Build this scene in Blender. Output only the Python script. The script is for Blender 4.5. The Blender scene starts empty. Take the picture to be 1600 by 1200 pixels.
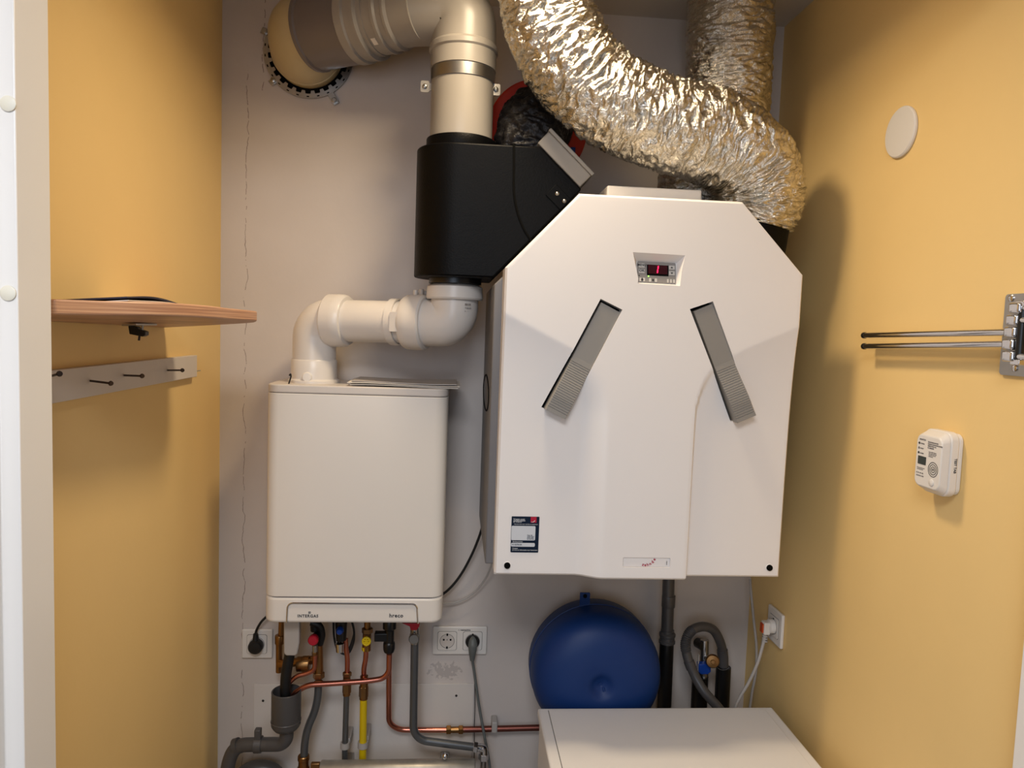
import bpy, bmesh, math, random
from mathutils import Vector, Matrix, noise
random.seed(7)
S = bpy.context.scene
COL = S.collection
V = Vector
PI = math.pi

# ------------------------------------------------------------------ camera
F = 1140.0
EYE = V((0, 0, 1.70))
yaw, pitch, roll = 0.07891, 0.07371, 0.03568
cy_, sy_ = math.cos(yaw), math.sin(yaw)
cp_, sp_ = math.cos(pitch), math.sin(pitch)
FWD = V((sy_ * cp_, cy_ * cp_, -sp_))
RT0 = V((cy_, -sy_, 0))
UP0 = RT0.cross(FWD)
RT = RT0 * math.cos(roll) + UP0 * math.sin(roll)
UP = UP0 * math.cos(roll) - RT0 * math.sin(roll)
cd = bpy.data.cameras.new('camera')
cam = bpy.data.objects.new('camera', cd)
COL.objects.link(cam)
cd.sensor_width = 36.0
cd.lens = F / 1600 * 36.0
cd.clip_start = 0.02
m = Matrix.Identity(4)
for i in range(3):
    m[i][0], m[i][1], m[i][2], m[i][3] = RT[i], UP[i], -FWD[i], EYE[i]
cam.matrix_world = m
S.camera = cam

def ray(px, py):
    return FWD + RT * ((px - 800) / F) - UP * ((py - 600) / F)
def at(px, py, Y):                      # point of the photo at depth Y from the doorway camera
    d = ray(px, py); return EYE + d * (Y / d.y)
def atx(px, py, X):
    d = ray(px, py); return EYE + d * (X / d.x)
def atz(px, py, Z):
    d = ray(px, py); return EYE + d * ((Z - EYE.z) / d.z)

# ------------------------------------------------------------------ materials
def lin(c):
    return tuple(((v / 255) / 12.92 if v / 255 <= 0.04045 else ((v / 255 + 0.055) / 1.055) ** 2.4) for v in c) + (1,)

def mat(name, rgb, rough=0.5, metal=0.0, var=0.05, scale=18, bump=0.0, bscale=120, spec=0.5, coat=0.0, trans=0.0, emit=None, estr=0):
    M = bpy.data.materials.new(name); M.use_nodes = True
    nt = M.node_tree; N = nt.nodes; L = nt.links
    b = N['Principled BSDF']
    b.inputs['Roughness'].default_value = rough
    b.inputs['Metallic'].default_value = metal
    b.inputs['Specular IOR Level'].default_value = spec
    b.inputs['Coat Weight'].default_value = coat
    b.inputs['Transmission Weight'].default_value = trans
    tc = N.new('ShaderNodeTexCoord')
    nz = N.new('ShaderNodeTexNoise'); nz.inputs['Scale'].default_value = scale; nz.inputs['Detail'].default_value = 4
    L.new(tc.outputs['Object'], nz.inputs['Vector'])
    mx = N.new('ShaderNodeMix'); mx.data_type = 'RGBA'
    c = lin(rgb)
    mx.inputs[6].default_value = tuple(max(0, v * (1 - var)) for v in c[:3]) + (1,)
    mx.inputs[7].default_value = tuple(min(1, v * (1 + var)) for v in c[:3]) + (1,)
    L.new(nz.outputs['Fac'], mx.inputs[0]); L.new(mx.outputs[2], b.inputs['Base Color'])
    if bump:
        n2 = N.new('ShaderNodeTexNoise'); n2.inputs['Scale'].default_value = bscale; n2.inputs['Detail'].default_value = 5
        L.new(tc.outputs['Object'], n2.inputs['Vector'])
        bp = N.new('ShaderNodeBump'); bp.inputs['Strength'].default_value = bump; bp.inputs['Distance'].default_value = 0.002
        L.new(n2.outputs['Fac'], bp.inputs['Height']); L.new(bp.outputs['Normal'], b.inputs['Normal'])
    if emit:
        b.inputs['Emission Color'].default_value = lin(emit); b.inputs['Emission Strength'].default_value = estr
    return M

def math_node(N, L, op, a, b=None, c=None):
    n = N.new('ShaderNodeMath'); n.operation = op
    for i, v in enumerate((a, b, c)):
        if v is None: continue
        if isinstance(v, (int, float)): n.inputs[i].default_value = v
        else: L.new(v, n.inputs[i])
    return n.outputs[0]

M = {}
M['yellow'] = mat('yellow_paint', (238, 204, 138), 0.55, var=0.03, scale=6, bump=0.12, bscale=90, spec=0.3)
M['white_wall'] = mat('white_wall_paint', (214, 206, 198), 0.7, var=0.04, scale=5, bump=0.2, bscale=60, spec=0.3)
M['ceiling'] = mat('ceiling_paint', (205, 198, 190), 0.8, var=0.03, bump=0.1)
M['floor'] = mat('floor_tile', (120, 115, 110), 0.5, var=0.1)
M['frame'] = mat('door_frame_paint', (238, 234, 228), 0.3, var=0.015, scale=5)
M['cap'] = mat('cream_plastic', (232, 226, 208), 0.4)
M['unit_white'] = mat('ventilation_cover_white', (238, 233, 229), 0.36, var=0.012, scale=7)
M['unit_side'] = mat('ventilation_casing_grey', (112, 110, 111), 0.5)
M['handle'] = mat('handle_grey', (142, 138, 132), 0.42, var=0.03)
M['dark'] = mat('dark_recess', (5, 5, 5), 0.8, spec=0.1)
M['boiler'] = mat('boiler_white', (226, 220, 212), 0.3, var=0.012, scale=6)
M['boiler_lid'] = mat('boiler_lid', (210, 202, 194), 0.4, var=0.012)
M['white_plastic'] = mat('white_plastic', (226, 220, 212), 0.35, var=0.02)
M['flue'] = mat('flue_white', (222, 215, 207), 0.3, var=0.02)
M['pvc'] = mat('pvc_grey', (152, 146, 138), 0.36, var=0.02)
M['pvc_dark'] = mat('pvc_dark_grey', (112, 104, 102), 0.3, var=0.03)
M['pvc_pipe'] = mat('drain_grey', (74, 72, 72), 0.35, var=0.04)
M['cream'] = mat('cream_sleeve', (188, 172, 134), 0.4, var=0.06)
M['black'] = mat('black_foam', (6, 6, 7), 0.45, var=0.15, bump=0.25, bscale=260, spec=0.1)
M['black_plastic'] = mat('black_plastic', (14, 14, 15), 0.35)
M['rubber'] = mat('black_rubber', (12, 12, 12), 0.55)
M['greybox'] = mat('grey_box', (148, 142, 134), 0.45)
M['copper'] = mat('copper', (196, 124, 104), 0.28, 1.0, var=0.1, scale=30)
M['copper_old'] = mat('dull_copper', (128, 78, 68), 0.42, 1.0, var=0.15, scale=30)
M['brass'] = mat('brass', (150, 112, 70), 0.35, 1.0, var=0.2, scale=40)
M['chrome'] = mat('chrome', (215, 215, 218), 0.08, 1.0, var=0.01)
M['steel'] = mat('zinc_steel', (176, 174, 170), 0.32, 1.0, var=0.1, scale=40)
M['coated'] = mat('coated_steel_pipe', (96, 98, 100), 0.3, 0.5, var=0.05)
M['bluetank'] = mat('blue_enamel', (9, 47, 104), 0.5, var=0.04, spec=0.35)
M['blue'] = mat('blue_plastic', (10, 62, 150), 0.35)
M['red'] = mat('red_plastic', (170, 16, 40), 0.4)
M['redplate'] = mat('red_plate', (188, 44, 26), 0.5, var=0.1)
M['gas'] = mat('gas_yellow', (222, 190, 8), 0.35, var=0.04)
M['cable_grey'] = mat('grey_cable', (98, 102, 100), 0.5)
M['cable_white'] = mat('white_cable', (176, 170, 164), 0.5)
M['orange'] = mat('orange_plastic', (190, 70, 20), 0.5)
M['navy'] = mat('navy_print', (12, 28, 48), 0.3)
M['navy_paper'] = mat('navy_paper', (28, 28, 52), 0.5)
M['paper'] = mat('paper_white', (226, 218, 206), 0.8)
M['ink'] = mat('black_ink', (40, 38, 38), 0.6)
M['ink_light'] = mat('grey_ink', (120, 116, 114), 0.6)
M['ink_white'] = mat('white_ink', (205, 208, 212), 0.6)
M['ink_red'] = mat('red_ink', (172, 14, 50), 0.5)
M['panel_grey'] = mat('control_panel_grey', (138, 134, 130), 0.5)
M['button'] = mat('button_grey', (200, 196, 190), 0.5)
M['screen'] = mat('red_screen', (60, 4, 18), 0.2)
M['lcd'] = mat('lcd_green_black', (34, 44, 36), 0.2)
M['digit'] = mat('lit_digit', (255, 30, 70), 0.5, emit=(255, 20, 60), estr=5)
M['led'] = mat('lit_green_led', (120, 255, 60), 0.5, emit=(140, 255, 70), estr=5)
M['plastic_clear'] = mat('milky_plastic', (178, 170, 162), 0.4)
M['nail'] = mat('nail_steel', (70, 60, 56), 0.4, 0.8)
M['rail'] = mat('rail_white', (214, 205, 196), 0.5, var=0.04)
M['machine'] = mat('appliance_white', (232, 229, 226), 0.4, var=0.012)
M['galv'] = mat('galvanised', (170, 166, 158), 0.4, 0.7, var=0.35, scale=30)

# wood
def wood():
    Mw = bpy.data.materials.new('shelf_wood'); Mw.use_nodes = True
    nt = Mw.node_tree; N = nt.nodes; L = nt.links; b = N['Principled BSDF']
    tc = N.new('ShaderNodeTexCoord'); mp = N.new('ShaderNodeMapping'); mp.inputs['Scale'].default_value = (5, 2.5, 230)
    L.new(tc.outputs['Object'], mp.inputs[0])
    nz = N.new('ShaderNodeTexNoise'); nz.inputs['Scale'].default_value = 1.6; nz.inputs['Detail'].default_value = 5
    L.new(mp.outputs[0], nz.inputs[0])
    cr = N.new('ShaderNodeValToRGB'); cr.color_ramp.elements[0].position = .3; cr.color_ramp.elements[1].position = .7
    cr.color_ramp.elements[0].color = lin((160, 112, 84)); cr.color_ramp.elements[1].color = lin((214, 168, 130))
    L.new(nz.outputs[0], cr.inputs[0]); L.new(cr.outputs[0], b.inputs['Base Color'])
    b.inputs['Roughness'].default_value = .4
    return Mw
M['wood'] = wood()

# back wall: hairline cracks, stains
def crackwall():
    Mw = bpy.data.materials.new('old_white_plaster'); Mw.use_nodes = True
    nt = Mw.node_tree; N = nt.nodes; L = nt.links; b = N['Principled BSDF']
    b.inputs['Roughness'].default_value = .7; b.inputs['Specular IOR Level'].default_value = .3
    tc = N.new('ShaderNodeTexCoord')
    sp = N.new('ShaderNodeSeparateXYZ'); L.new(tc.outputs['Object'], sp.inputs[0])
    X, Z = sp.outputs[0], sp.outputs[2]
    def nz(scale, det=4):
        n = N.new('ShaderNodeTexNoise'); n.inputs['Scale'].default_value = scale; n.inputs['Detail'].default_value = det
        L.new(tc.outputs['Object'], n.inputs['Vector']); return n.outputs['Fac']
    n1 = nz(14, 6)
    wob = math_node(N, L, 'MULTIPLY_ADD', n1, 0.034, -0.017)
    def crack(x0, z0, z1, w):
        d = math_node(N, L, 'ABSOLUTE', math_node(N, L, 'SUBTRACT', math_node(N, L, 'ADD', X, wob), x0))
        line = math_node(N, L, 'LESS_THAN', d, w)
        gate = math_node(N, L, 'MULTIPLY', math_node(N, L, 'GREATER_THAN', Z, z0), math_node(N, L, 'LESS_THAN', Z, z1))
        brk = math_node(N, L, 'GREATER_THAN', nz(40, 2), 0.45)
        return math_node(N, L, 'MULTIPLY', math_node(N, L, 'MULTIPLY', line, gate), brk)
    c1 = crack(-0.560, 0.4, 2.36, 0.0008)
    c2 = crack(-0.520, 2.30, 2.55, 0.0010)
    cracks = math_node(N, L, 'MAXIMUM', c1, c2)
    # scuffs under the double socket
    dx = math_node(N, L, 'DIVIDE', math_node(N, L, 'SUBTRACT', X, 0.0), 0.10)
    dz = math_node(N, L, 'DIVIDE', math_node(N, L, 'SUBTRACT', Z, 0.735), 0.05)
    rr = math_node(N, L, 'ADD', math_node(N, L, 'MULTIPLY', dx, dx), math_node(N, L, 'MULTIPLY', dz, dz))
    near = math_node(N, L, 'MAXIMUM', math_node(N, L, 'SUBTRACT', 1.0, rr), 0.0)
    sc = math_node(N, L, 'GREATER_THAN', math_node(N, L, 'MULTIPLY', near, nz(75, 6)), 0.42)
    mx = N.new('ShaderNodeMix'); mx.data_type = 'RGBA'
    mx.inputs[6].default_value = lin((198, 188, 180)); mx.inputs[7].default_value = lin((212, 203, 196))
    L.new(nz(5), mx.inputs[0])
    m2 = N.new('ShaderNodeMix'); m2.data_type = 'RGBA'; L.new(mx.outputs[2], m2.inputs[6]); m2.inputs[7].default_value = lin((110, 92, 84))
    L.new(math_node(N, L, 'MULTIPLY', cracks, 0.7), m2.inputs[0])
    m3 = N.new('ShaderNodeMix'); m3.data_type = 'RGBA'; L.new(m2.outputs[2], m3.inputs[6]); m3.inputs[7].default_value = lin((150, 142, 140))
    L.new(math_node(N, L, 'MULTIPLY', sc, 0.45), m3.inputs[0])
    L.new(m3.outputs[2], b.inputs['Base Color'])
    bp = N.new('ShaderNodeBump'); bp.inputs['Strength'].default_value = .2; bp.inputs['Distance'].default_value = .002
    hh = math_node(N, L, 'SUBTRACT', nz(50, 5), cracks)
    L.new(hh, bp.inputs['Height']); L.new(bp.outputs['Normal'], b.inputs['Normal'])
    return Mw
M['plaster'] = crackwall()

def foil(name, rgb, rough, metal, st):
    Mw = bpy.data.materials.new(name); Mw.use_nodes = True
    nt = Mw.node_tree; N = nt.nodes; L = nt.links; b = N['Principled BSDF']
    b.inputs['Base Color'].default_value = lin(rgb); b.inputs['Metallic'].default_value = metal; b.inputs['Roughness'].default_value = rough
    tc = N.new('ShaderNodeTexCoord')
    v = N.new('ShaderNodeTexVoronoi'); v.inputs['Scale'].default_value = 70
    n = N.new('ShaderNodeTexNoise'); n.inputs['Scale'].default_value = 55; n.inputs['Detail'].default_value = 6; n.inputs['Distortion'].default_value = 1.5
    L.new(tc.outputs['Object'], n.inputs['Vector'])
    mxv = N.new('ShaderNodeMix'); mxv.data_type = 'VECTOR'; mxv.inputs[0].default_value = .08
    L.new(tc.outputs['Object'], mxv.inputs[4]); L.new(n.outputs['Color'], mxv.inputs[5]); L.new(mxv.outputs[1], v.inputs['Vector'])
    h = math_node(N, L, 'ADD', math_node(N, L, 'MULTIPLY', v.outputs['Distance'], .6), n.outputs['Fac'])
    bp = N.new('ShaderNodeBump'); bp.inputs['Strength'].default_value = st; bp.inputs['Distance'].default_value = .006
    L.new(h, bp.inputs['Height']); L.new(bp.outputs['Normal'], b.inputs['Normal'])
    return Mw
M['foil'] = foil('aluminium_foil', (222, 218, 208), 0.14, 1.0, 0.5)
M['black_foil'] = foil('black_film', (30, 28, 30), 0.3, 0.25, 0.35)

# ------------------------------------------------------------------ objects
WL = {}
def tag(o, label=None, cat=None, group=None, kind=None):
    if label: o['label'] = label
    if cat: o['category'] = cat
    if group: o['group'] = group
    if kind: o['kind'] = kind
    return o
def thing(name, label, cat, loc, group=None):
    o = bpy.data.objects.new(name, None); COL.objects.link(o)
    o.location = loc; o.empty_display_size = .05; WL[o] = V(loc)
    return tag(o, label, cat, group)

class MB:
    def __init__(s): s.v = []; s.f = []
    def add(s, vs, fs):
        k = len(s.v); s.v += [V(a) for a in vs]; s.f += [tuple(i + k for i in f) for f in fs]; return s
    def box(s, lo, hi):
        x0, y0, z0 = lo; x1, y1, z1 = hi
        return s.add([(x0,y0,z0),(x1,y0,z0),(x1,y1,z0),(x0,y1,z0),(x0,y0,z1),(x1,y0,z1),(x1,y1,z1),(x0,y1,z1)],
                     [(3,2,1,0),(4,5,6,7),(0,1,5,4),(1,2,6,5),(2,3,7,6),(3,0,4,7)])
    def obox(s, c, ax, ay, az):           # box from centre and three half-axis vectors
        c = V(c); ax = V(ax); ay = V(ay); az = V(az); vs = []
        for sz in (-1, 1):
            for sx, sy in ((-1,-1),(1,-1),(1,1),(-1,1)): vs.append(c + ax*sx + ay*sy + az*sz)
        return s.add(vs, [(3,2,1,0),(4,5,6,7),(0,1,5,4),(1,2,6,5),(2,3,7,6),(3,0,4,7)])
    def prism(s, pts, d):                 # polygon extruded along d
        d = V(d); n = len(pts); vs = [V(p) for p in pts] + [V(p) + d for p in pts]
        fs = [tuple(range(n))[::-1], tuple(range(n, 2*n))] + [(i, (i+1) % n, n + (i+1) % n, n + i) for i in range(n)]
        return s.add(vs, fs)
    def sweep(s, path, rad, seg=20, cap=True, disp=None, up=None):
        path = [V(p) for p in path]; n = len(path)
        T = [(path[min(i+1, n-1)] - path[max(i-1, 0)]).normalized() for i in range(n)]
        a = V((0,0,1)) if abs(T[0].z) < .9 else V((1,0,0))
        u = (a - T[0]*a.dot(T[0])).normalized(); vs = []
        for i in range(n):
            u = (u - T[i]*u.dot(T[i])).normalized(); w = T[i].cross(u)
            r = rad[i] if isinstance(rad, (list, tuple)) else rad
            for k in range(seg):
                t = 2*PI*k/seg; dr = V(u*math.cos(t) + w*math.sin(t)); rr = r
                if disp: rr = r + disp(path[i] + dr*r, i, n, t)
                vs.append(path[i] + dr*rr)
        fs = [(i*seg+k, i*seg+(k+1) % seg, (i+1)*seg+(k+1) % seg, (i+1)*seg+k) for i in range(n-1) for k in range(seg)]
        if cap: fs += [tuple(range(seg))[::-1], tuple(range((n-1)*seg, n*seg))]
        return s.add(vs, fs)
    def cyl(s, p0, p1, r0, r1=None, seg=24, rounds=0):
        p0, p1 = V(p0), V(p1); r1 = r0 if r1 is None else r1
        if rounds:
            d = (p1-p0).normalized(); e = rounds
            return s.lathe(p0, d, [(0, 0), (r0-e, 0), (r0-e*.3, e*.3), (r0, e), (r1, (p1-p0).length-e), (r1-e*.3, (p1-p0).length-e*.3), (r1-e, (p1-p0).length), (0, (p1-p0).length)], seg)
        return s.sweep([p0, p1], [r0, r1], seg)
    def lathe(s, o, axis, prof, seg=32):  # prof: (radius, height along axis)
        o = V(o); ax = V(axis).normalized(); a = V((0,0,1)) if abs(ax.z) < .9 else V((1,0,0))
        u = (a - ax*a.dot(ax)).normalized(); w = ax.cross(u); vs = []; n = len(prof)
        for r, h in prof:
            r = max(r, 1e-5)
            for k in range(seg):
                t = 2*PI*k/seg; vs.append(o + ax*h + (u*math.cos(t) + w*math.sin(t))*r)
        fs = [(i*seg+k, i*seg+(k+1) % seg, (i+1)*seg+(k+1) % seg, (i+1)*seg+k) for i in range(n-1) for k in range(seg)]
        fs += [tuple(range(seg))[::-1], tuple(range((n-1)*seg, n*seg))]
        return s.add(vs, fs)
    def ball(s, c, r, seg=20):
        return s.lathe(V(c) - V((0, r, 0)), (0, 1, 0), [(r*math.sin(PI*i/12), r - r*math.cos(PI*i/12)) for i in range(13)], seg)
    def ring(s, c, axis, R, r, seg=40, rs=10, sq=None):   # torus, or a flat band when sq=(dr, dh)
        if sq:
            dr, dh = sq
            c = V(c); ax = V(axis).normalized(); a = V((0,0,1)) if abs(ax.z) < .9 else V((1,0,0))
            u = (a - ax*a.dot(ax)).normalized(); w = ax.cross(u); vs = []
            prof = [(R-dr, -dh), (R+dr, -dh), (R+dr, dh), (R-dr, dh)]
            for k in range(seg):
                t = 2*PI*k/seg; e = u*math.cos(t) + w*math.sin(t)
                for q, h in prof: vs.append(c + e*q + ax*h)
            fs = [(k*4+j, ((k+1) % seg)*4+j, ((k+1) % seg)*4+(j+1) % 4, k*4+(j+1) % 4) for k in range(seg) for j in range(4)]
            return s.add(vs, fs)
        c = V(c); ax = V(axis).normalized(); a = V((0,0,1)) if abs(ax.z) < .9 else V((1,0,0))
        u = (a - ax*a.dot(ax)).normalized(); w = ax.cross(u); vs = []
        for k in range(seg):
            t = 2*PI*k/seg; e = u*math.cos(t) + w*math.sin(t)
            for j in range(rs):
                q = 2*PI*j/rs; vs.append(c + e*(R + r*math.cos(q)) + ax*(r*math.sin(q)))
        fs = [(k*rs+j, ((k+1) % seg)*rs+j, ((k+1) % seg)*rs+(j+1) % rs, k*rs+(j+1) % rs) for k in range(seg) for j in range(rs)]
        return s.add(vs, fs)
    def build(s, name, mt, parent=None, bevel=0, angle=35, smooth=True, bseg=3, label=None, bm_fn=None, loc=None):
        if parent is not None: L0 = WL[parent]
        elif loc is not None: L0 = V(loc)
        else:
            lo = [min(v[i] for v in s.v) for i in range(3)]; hi = [max(v[i] for v in s.v) for i in range(3)]
            L0 = V(((lo[0]+hi[0])/2, (lo[1]+hi[1])/2, lo[2]))
        me = bpy.data.meshes.new(name)
        me.from_pydata([tuple(v - L0) for v in s.v], [], s.f)
        bm = bmesh.new(); bm.from_mesh(me)
        bmesh.ops.recalc_face_normals(bm, faces=bm.faces)
        if bm_fn: bm_fn(bm, L0); bmesh.ops.recalc_face_normals(bm, faces=bm.faces)
        bm.to_mesh(me); bm.free()
        if smooth:
            for p in me.polygons: p.use_smooth = True
            me.set_sharp_from_angle(angle=math.radians(angle))
        me.materials.append(M[mt] if isinstance(mt, str) else mt)
        o = bpy.data.objects.new(name, me); COL.objects.link(o)
        if parent is not None: o.parent = parent
        else: o.location = L0
        WL[o] = L0
        if bevel:
            b = o.modifiers.new('bevel', 'BEVEL'); b.width = bevel; b.segments = bseg; b.limit_method = 'ANGLE'; b.angle_limit = math.radians(40); b.harden_normals = False
        if label: o['label'] = label
        return o

def spline(pts, n=12):
    pts = [V(p) for p in pts]; out = []
    for i in range(len(pts)-1):
        p0 = pts[i-1] if i else pts[0]*2-pts[1]; p1 = pts[i]; p2 = pts[i+1]; p3 = pts[i+2] if i+2 < len(pts) else pts[-1]*2-pts[-2]
        for k in range(n):
            t = k/n
            out.append(.5*((2*p1) + (p2-p0)*t + (2*p0-5*p1+4*p2-p3)*t*t + (3*p1-p0-3*p2+p3)*t**3))
    out.append(pts[-1]); return out
def fillet(pts, r, n=10):
    pts = [V(p) for p in pts]; out = [pts[0]]
    for i in range(1, len(pts)-1):
        a, b, c = pts[i-1], pts[i], pts[i+1]
        d1 = (a-b).normalized(); d2 = (c-b).normalized()
        q = min(r[i-1] if isinstance(r, (list, tuple)) else r, (a-b).length*.49, (c-b).length*.49)
        ang = d1.angle(d2); t = q
        p1, p2 = b + d1*t, b + d2*t
        rad = t*math.tan(ang/2)
        cen = b + (d1+d2).normalized()*(rad/math.sin(ang/2)) if ang < PI-.01 else None
        for k in range(n+1):
            s = k/n
            if cen is None: out.append(p1.lerp(p2, s))
            else:
                e = (p1-cen).normalized().slerp((p2-cen).normalized(), s); out.append(cen + e*rad)
    out.append(pts[-1]); return out
def rrect(w, h, r, seg=6, corners=(1,1,1,1)):     # 2D rounded rectangle centred at 0, ccw from lower left
    out = []
    for i, (sx, sy, a0) in enumerate(((-1,-1,PI), (1,-1,1.5*PI), (1,1,0), (-1,1,.5*PI))):
        if corners[i]:
            for k in range(seg+1):
                a = a0 + .5*PI*k/seg; out.append((sx*(w/2-r) + r*math.cos(a), sy*(h/2-r) + r*math.sin(a)))
        else: out.append((sx*w/2, sy*h/2))
    return out
def plate(c, u, v, w, h, r, d, corners=(1,1,1,1)):         # rounded rect slab points helper -> MB
    c, u, v, d = V(c), V(u), V(v), V(d)
    return MB().prism([c + u*a + v*b for a, b in rrect(w, h, r, corners=corners)], d)

def letters(name, items, mt, parent, o, u, v, ext=0.0002, bend=None):
    """items: (text, a, b, size, align) placed at o + u*a + v*b; one mesh."""
    u = V(u).normalized(); v = V(v).normalized(); n = u.cross(v); mb = MB()
    for it in items:
        txt, a, b, size = it[:4]; al = it[4] if len(it) > 4 else 'LEFT'; rot = it[5] if len(it) > 5 else 0
        cu = bpy.data.curves.new('t', 'FONT'); cu.body = txt; cu.size = size; cu.align_x = al; cu.extrude = ext; cu.resolution_u = 2; cu.offset = size*(.022 if size > .0055 else .006)
        if len(it) > 6: cu.space_character = it[6]
        ob = bpy.data.objects.new('t', cu); COL.objects.link(ob)
        dg = bpy.context.evaluated_depsgraph_get(); me = bpy.data.meshes.new_from_object(ob.evaluated_get(dg))
        cr, sr = math.cos(rot), math.sin(rot)
        vs = [V(o) + u*(a + p.co.x*cr - p.co.y*sr) + v*(b + p.co.x*sr + p.co.y*cr) + n*p.co.z for p in me.vertices]
        mb.add(vs, [tuple(p.vertices) for p in me.polygons])
        bpy.data.objects.remove(ob); bpy.data.curves.remove(cu); bpy.data.meshes.remove(me)
    return mb.build(name, mt, parent, smooth=False)

X1, Y1, Z1 = V((1,0,0)), V((0,1,0)), V((0,0,1))
def struct(mb, name, mt, **k):
    o = mb.build(name, mt, **k); o['kind'] = 'structure'; return o

# ================================================================== the setting
XL, XR, YB, ZC = -0.625, 0.870, 2.0, 2.552
FZ = -0.08                              # floor level; the doorway camera is 1.78 m above it
struct(MB().box((-1.7, -1.6, FZ-.1), (1.7, 2.15, FZ)), 'floor', 'floor')
struct(MB().box((-1.7, -1.6, ZC), (1.7, 2.15, ZC+.1)), 'ceiling', 'ceiling')
struct(MB().box((XL, YB, FZ), (XR, YB+.12, ZC)), 'wall_back', 'plaster', loc=(0, YB, 0))
struct(MB().box((XL-.12, 1.0, FZ), (XL, YB+.12, ZC)), 'wall_left', 'yellow')
struct(MB().box((XR, 0.975, FZ), (XR+.12, YB+.12, ZC)), 'wall_right', 'yellow')
# front wall around the opening (hall side), and the hall's own side walls
fw = MB(); fw.box((-1.7, .90, FZ), (-.62, 1.0, ZC)); fw.box((.905, .88, FZ), (1.7, .975, ZC)); fw.box((-.62, .90, 2.36), (.905, .975, ZC))
struct(fw, 'wall_front', 'white_wall')
struct(MB().box((-1.8, -1.6, FZ), (-1.7, 1.0, ZC)), 'wall_hall_left', 'white_wall')
struct(MB().box((1.7, -1.6, FZ), (1.8, 1.0, ZC)), 'wall_hall_right', 'white_wall')
# door frame: left jamb (reveal, rebate, outer face), right jamb, head
lj = [(-.62, 1.0), (-.527, 1.0), (-.5265, .926), (-.549, .925), (-.5495, .885), (-.62, .885)]
jl = struct(MB().prism([(x, y, FZ) for x, y in lj], (0, 0, 2.36-FZ)), 'trim_1', 'frame', bevel=.0015)
for px, py in ((13, 162), (13, 458)):
    c = at(px, py, .925)
    MB().lathe(c, (0, -1, 0), [(0, 0), (.0092, 0), (.0092, .0012), (.0075, .0022), (0, .0026)], 24).build('screw_cap', 'cap', jl)
for py in (162, 458):
    c = at(13, py, .925); c.y = .905; c.x = -.5495
    MB().lathe(c, (1, 0, 0), [(0, 0), (.0092, 0), (.0092, .0012), (.0075, .0022), (0, .0026)], 24).build('screw_cap', 'cap', jl)
rj = [(.905, .975), (.870, .975), (.834, .968), (.834, .885), (.905, .885)]
struct(MB().prism([(x, y, FZ) for x, y in rj], (0, 0, 2.36-FZ)), 'trim_2', 'frame', bevel=.0015)
struct(MB().box((-.549, .886, 2.33), (.834, .974, 2.36)), 'trim_3', 'frame')

# ================================================================== ventilation unit
YF = 1.5
def w(px, py): p = at(px, py, YF); return p.x, p.z
vu = thing('ventilation_unit', 'large white heat recovery unit with chamfered top corners and two grey handles', 'ventilation unit', (.41, 1.75, 1.177))
bl, tl, tcl, tcr, tr, br = w(775, 905), w(787, 418), w(905, 305), w(1160, 313), w(1254, 430), w(1225, 906)
xl_ = .5*(bl[0]+tl[0]); xr_ = .5*(tr[0]+br[0]); zb = .5*(bl[1]+br[1])
zt = .5*(tcl[1]+tcr[1])
def xl(z): return xl_ if z <= tl[1] else xl_ + (tcl[0]-xl_)*(z-tl[1])/(zt-tl[1])
def xr(z): return xr_ if z <= tr[1] else xr_ + (tcr[0]-xr_)*(z-tr[1])/(zt-tr[1])
LA, LB = w(790, 490), w(893, 545); LX = w(951, 700)[0]; LZ = w(950, 655)[1]; LE = w(893, 545)[0]
RA, RB = w(1250, 510), w(1155, 550); RX = w(1080, 720)[0]; RZ = w(1086, 660)[1]; RE = w(1155, 550)[0]
def sm(t): t = max(0, min(1, t)); return t*t*(3-2*t)
REC, TA = .024, math.tan(math.radians(11))
def side(x, z, A, B, xe, zc, xb, sg, wd):
    # panel beside the raised middle: starts at a slanting crease, ends at an arc running into a vertical step
    zl = lambda q: A[1] + (q-A[0])*(B[1]-A[1])/(B[0]-A[0])
    dz = zl(x) - z
    if dz <= 0: return 0
    a = abs(xb-xe); b = zl(xe)-zc
    if z < zc: d = (xb-x)*sg
    elif (x-xe)*sg <= 0: d = 1
    else: d = (1 - math.hypot((x-xe)/a, (z-zc)/b))*min(a, b)
    return REC*(1-math.exp(-dz*TA/REC))*sm(d/wd)
def recess(x, z):
    return max(side(x, z, LA, LB, LE, LZ, LX, 1, .06), side(x, z, RA, RB, RE, RZ, RX, -1, .009))
zs = [zb + (zt-zb)*i/170 for i in range(171)] + [tl[1], tr[1]]; zs = sorted(zs)
NC = 150; cov = MB(); gv = []
Y0 = YF - .004
for j, z in enumerate(zs):
    a, b = xl(z), xr(z)
    for i in range(NC+1):
        x = a + (b-a)*i/NC
        e = min(x-a, b-x, z-zb, zt-z) ; e2 = 0
        if e < .006: e2 = .006 - math.sqrt(max(0, .006**2 - (.006-e)**2))
        gv.append(V((x, Y0 + recess(x, z) + e2, z)))
nr = len(zs); W_ = NC+1
gf = [(j*W_+i, j*W_+i+1, (j+1)*W_+i+1, (j+1)*W_+i) for j in range(nr-1) for i in range(NC)]
cov.add(gv, gf)
bd = [i for i in range(W_)] + [j*W_+NC for j in range(1, nr)] + [(nr-1)*W_+i for i in range(NC-1, -1, -1)] + [j*W_ for j in range(nr-2, 0, -1)]
k0 = len(cov.v); cov.v += [V((gv[i].x, YF+.075, gv[i].z)) for i in bd]
nb = len(bd); cov.f += [(bd[i], k0+i, k0+(i+1) % nb, bd[(i+1) % nb]) for i in range(nb)]
cov.f.append(tuple(range(k0, k0+nb)))
cover = cov.build('front_cover', 'unit_white', vu, angle=28)
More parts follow.
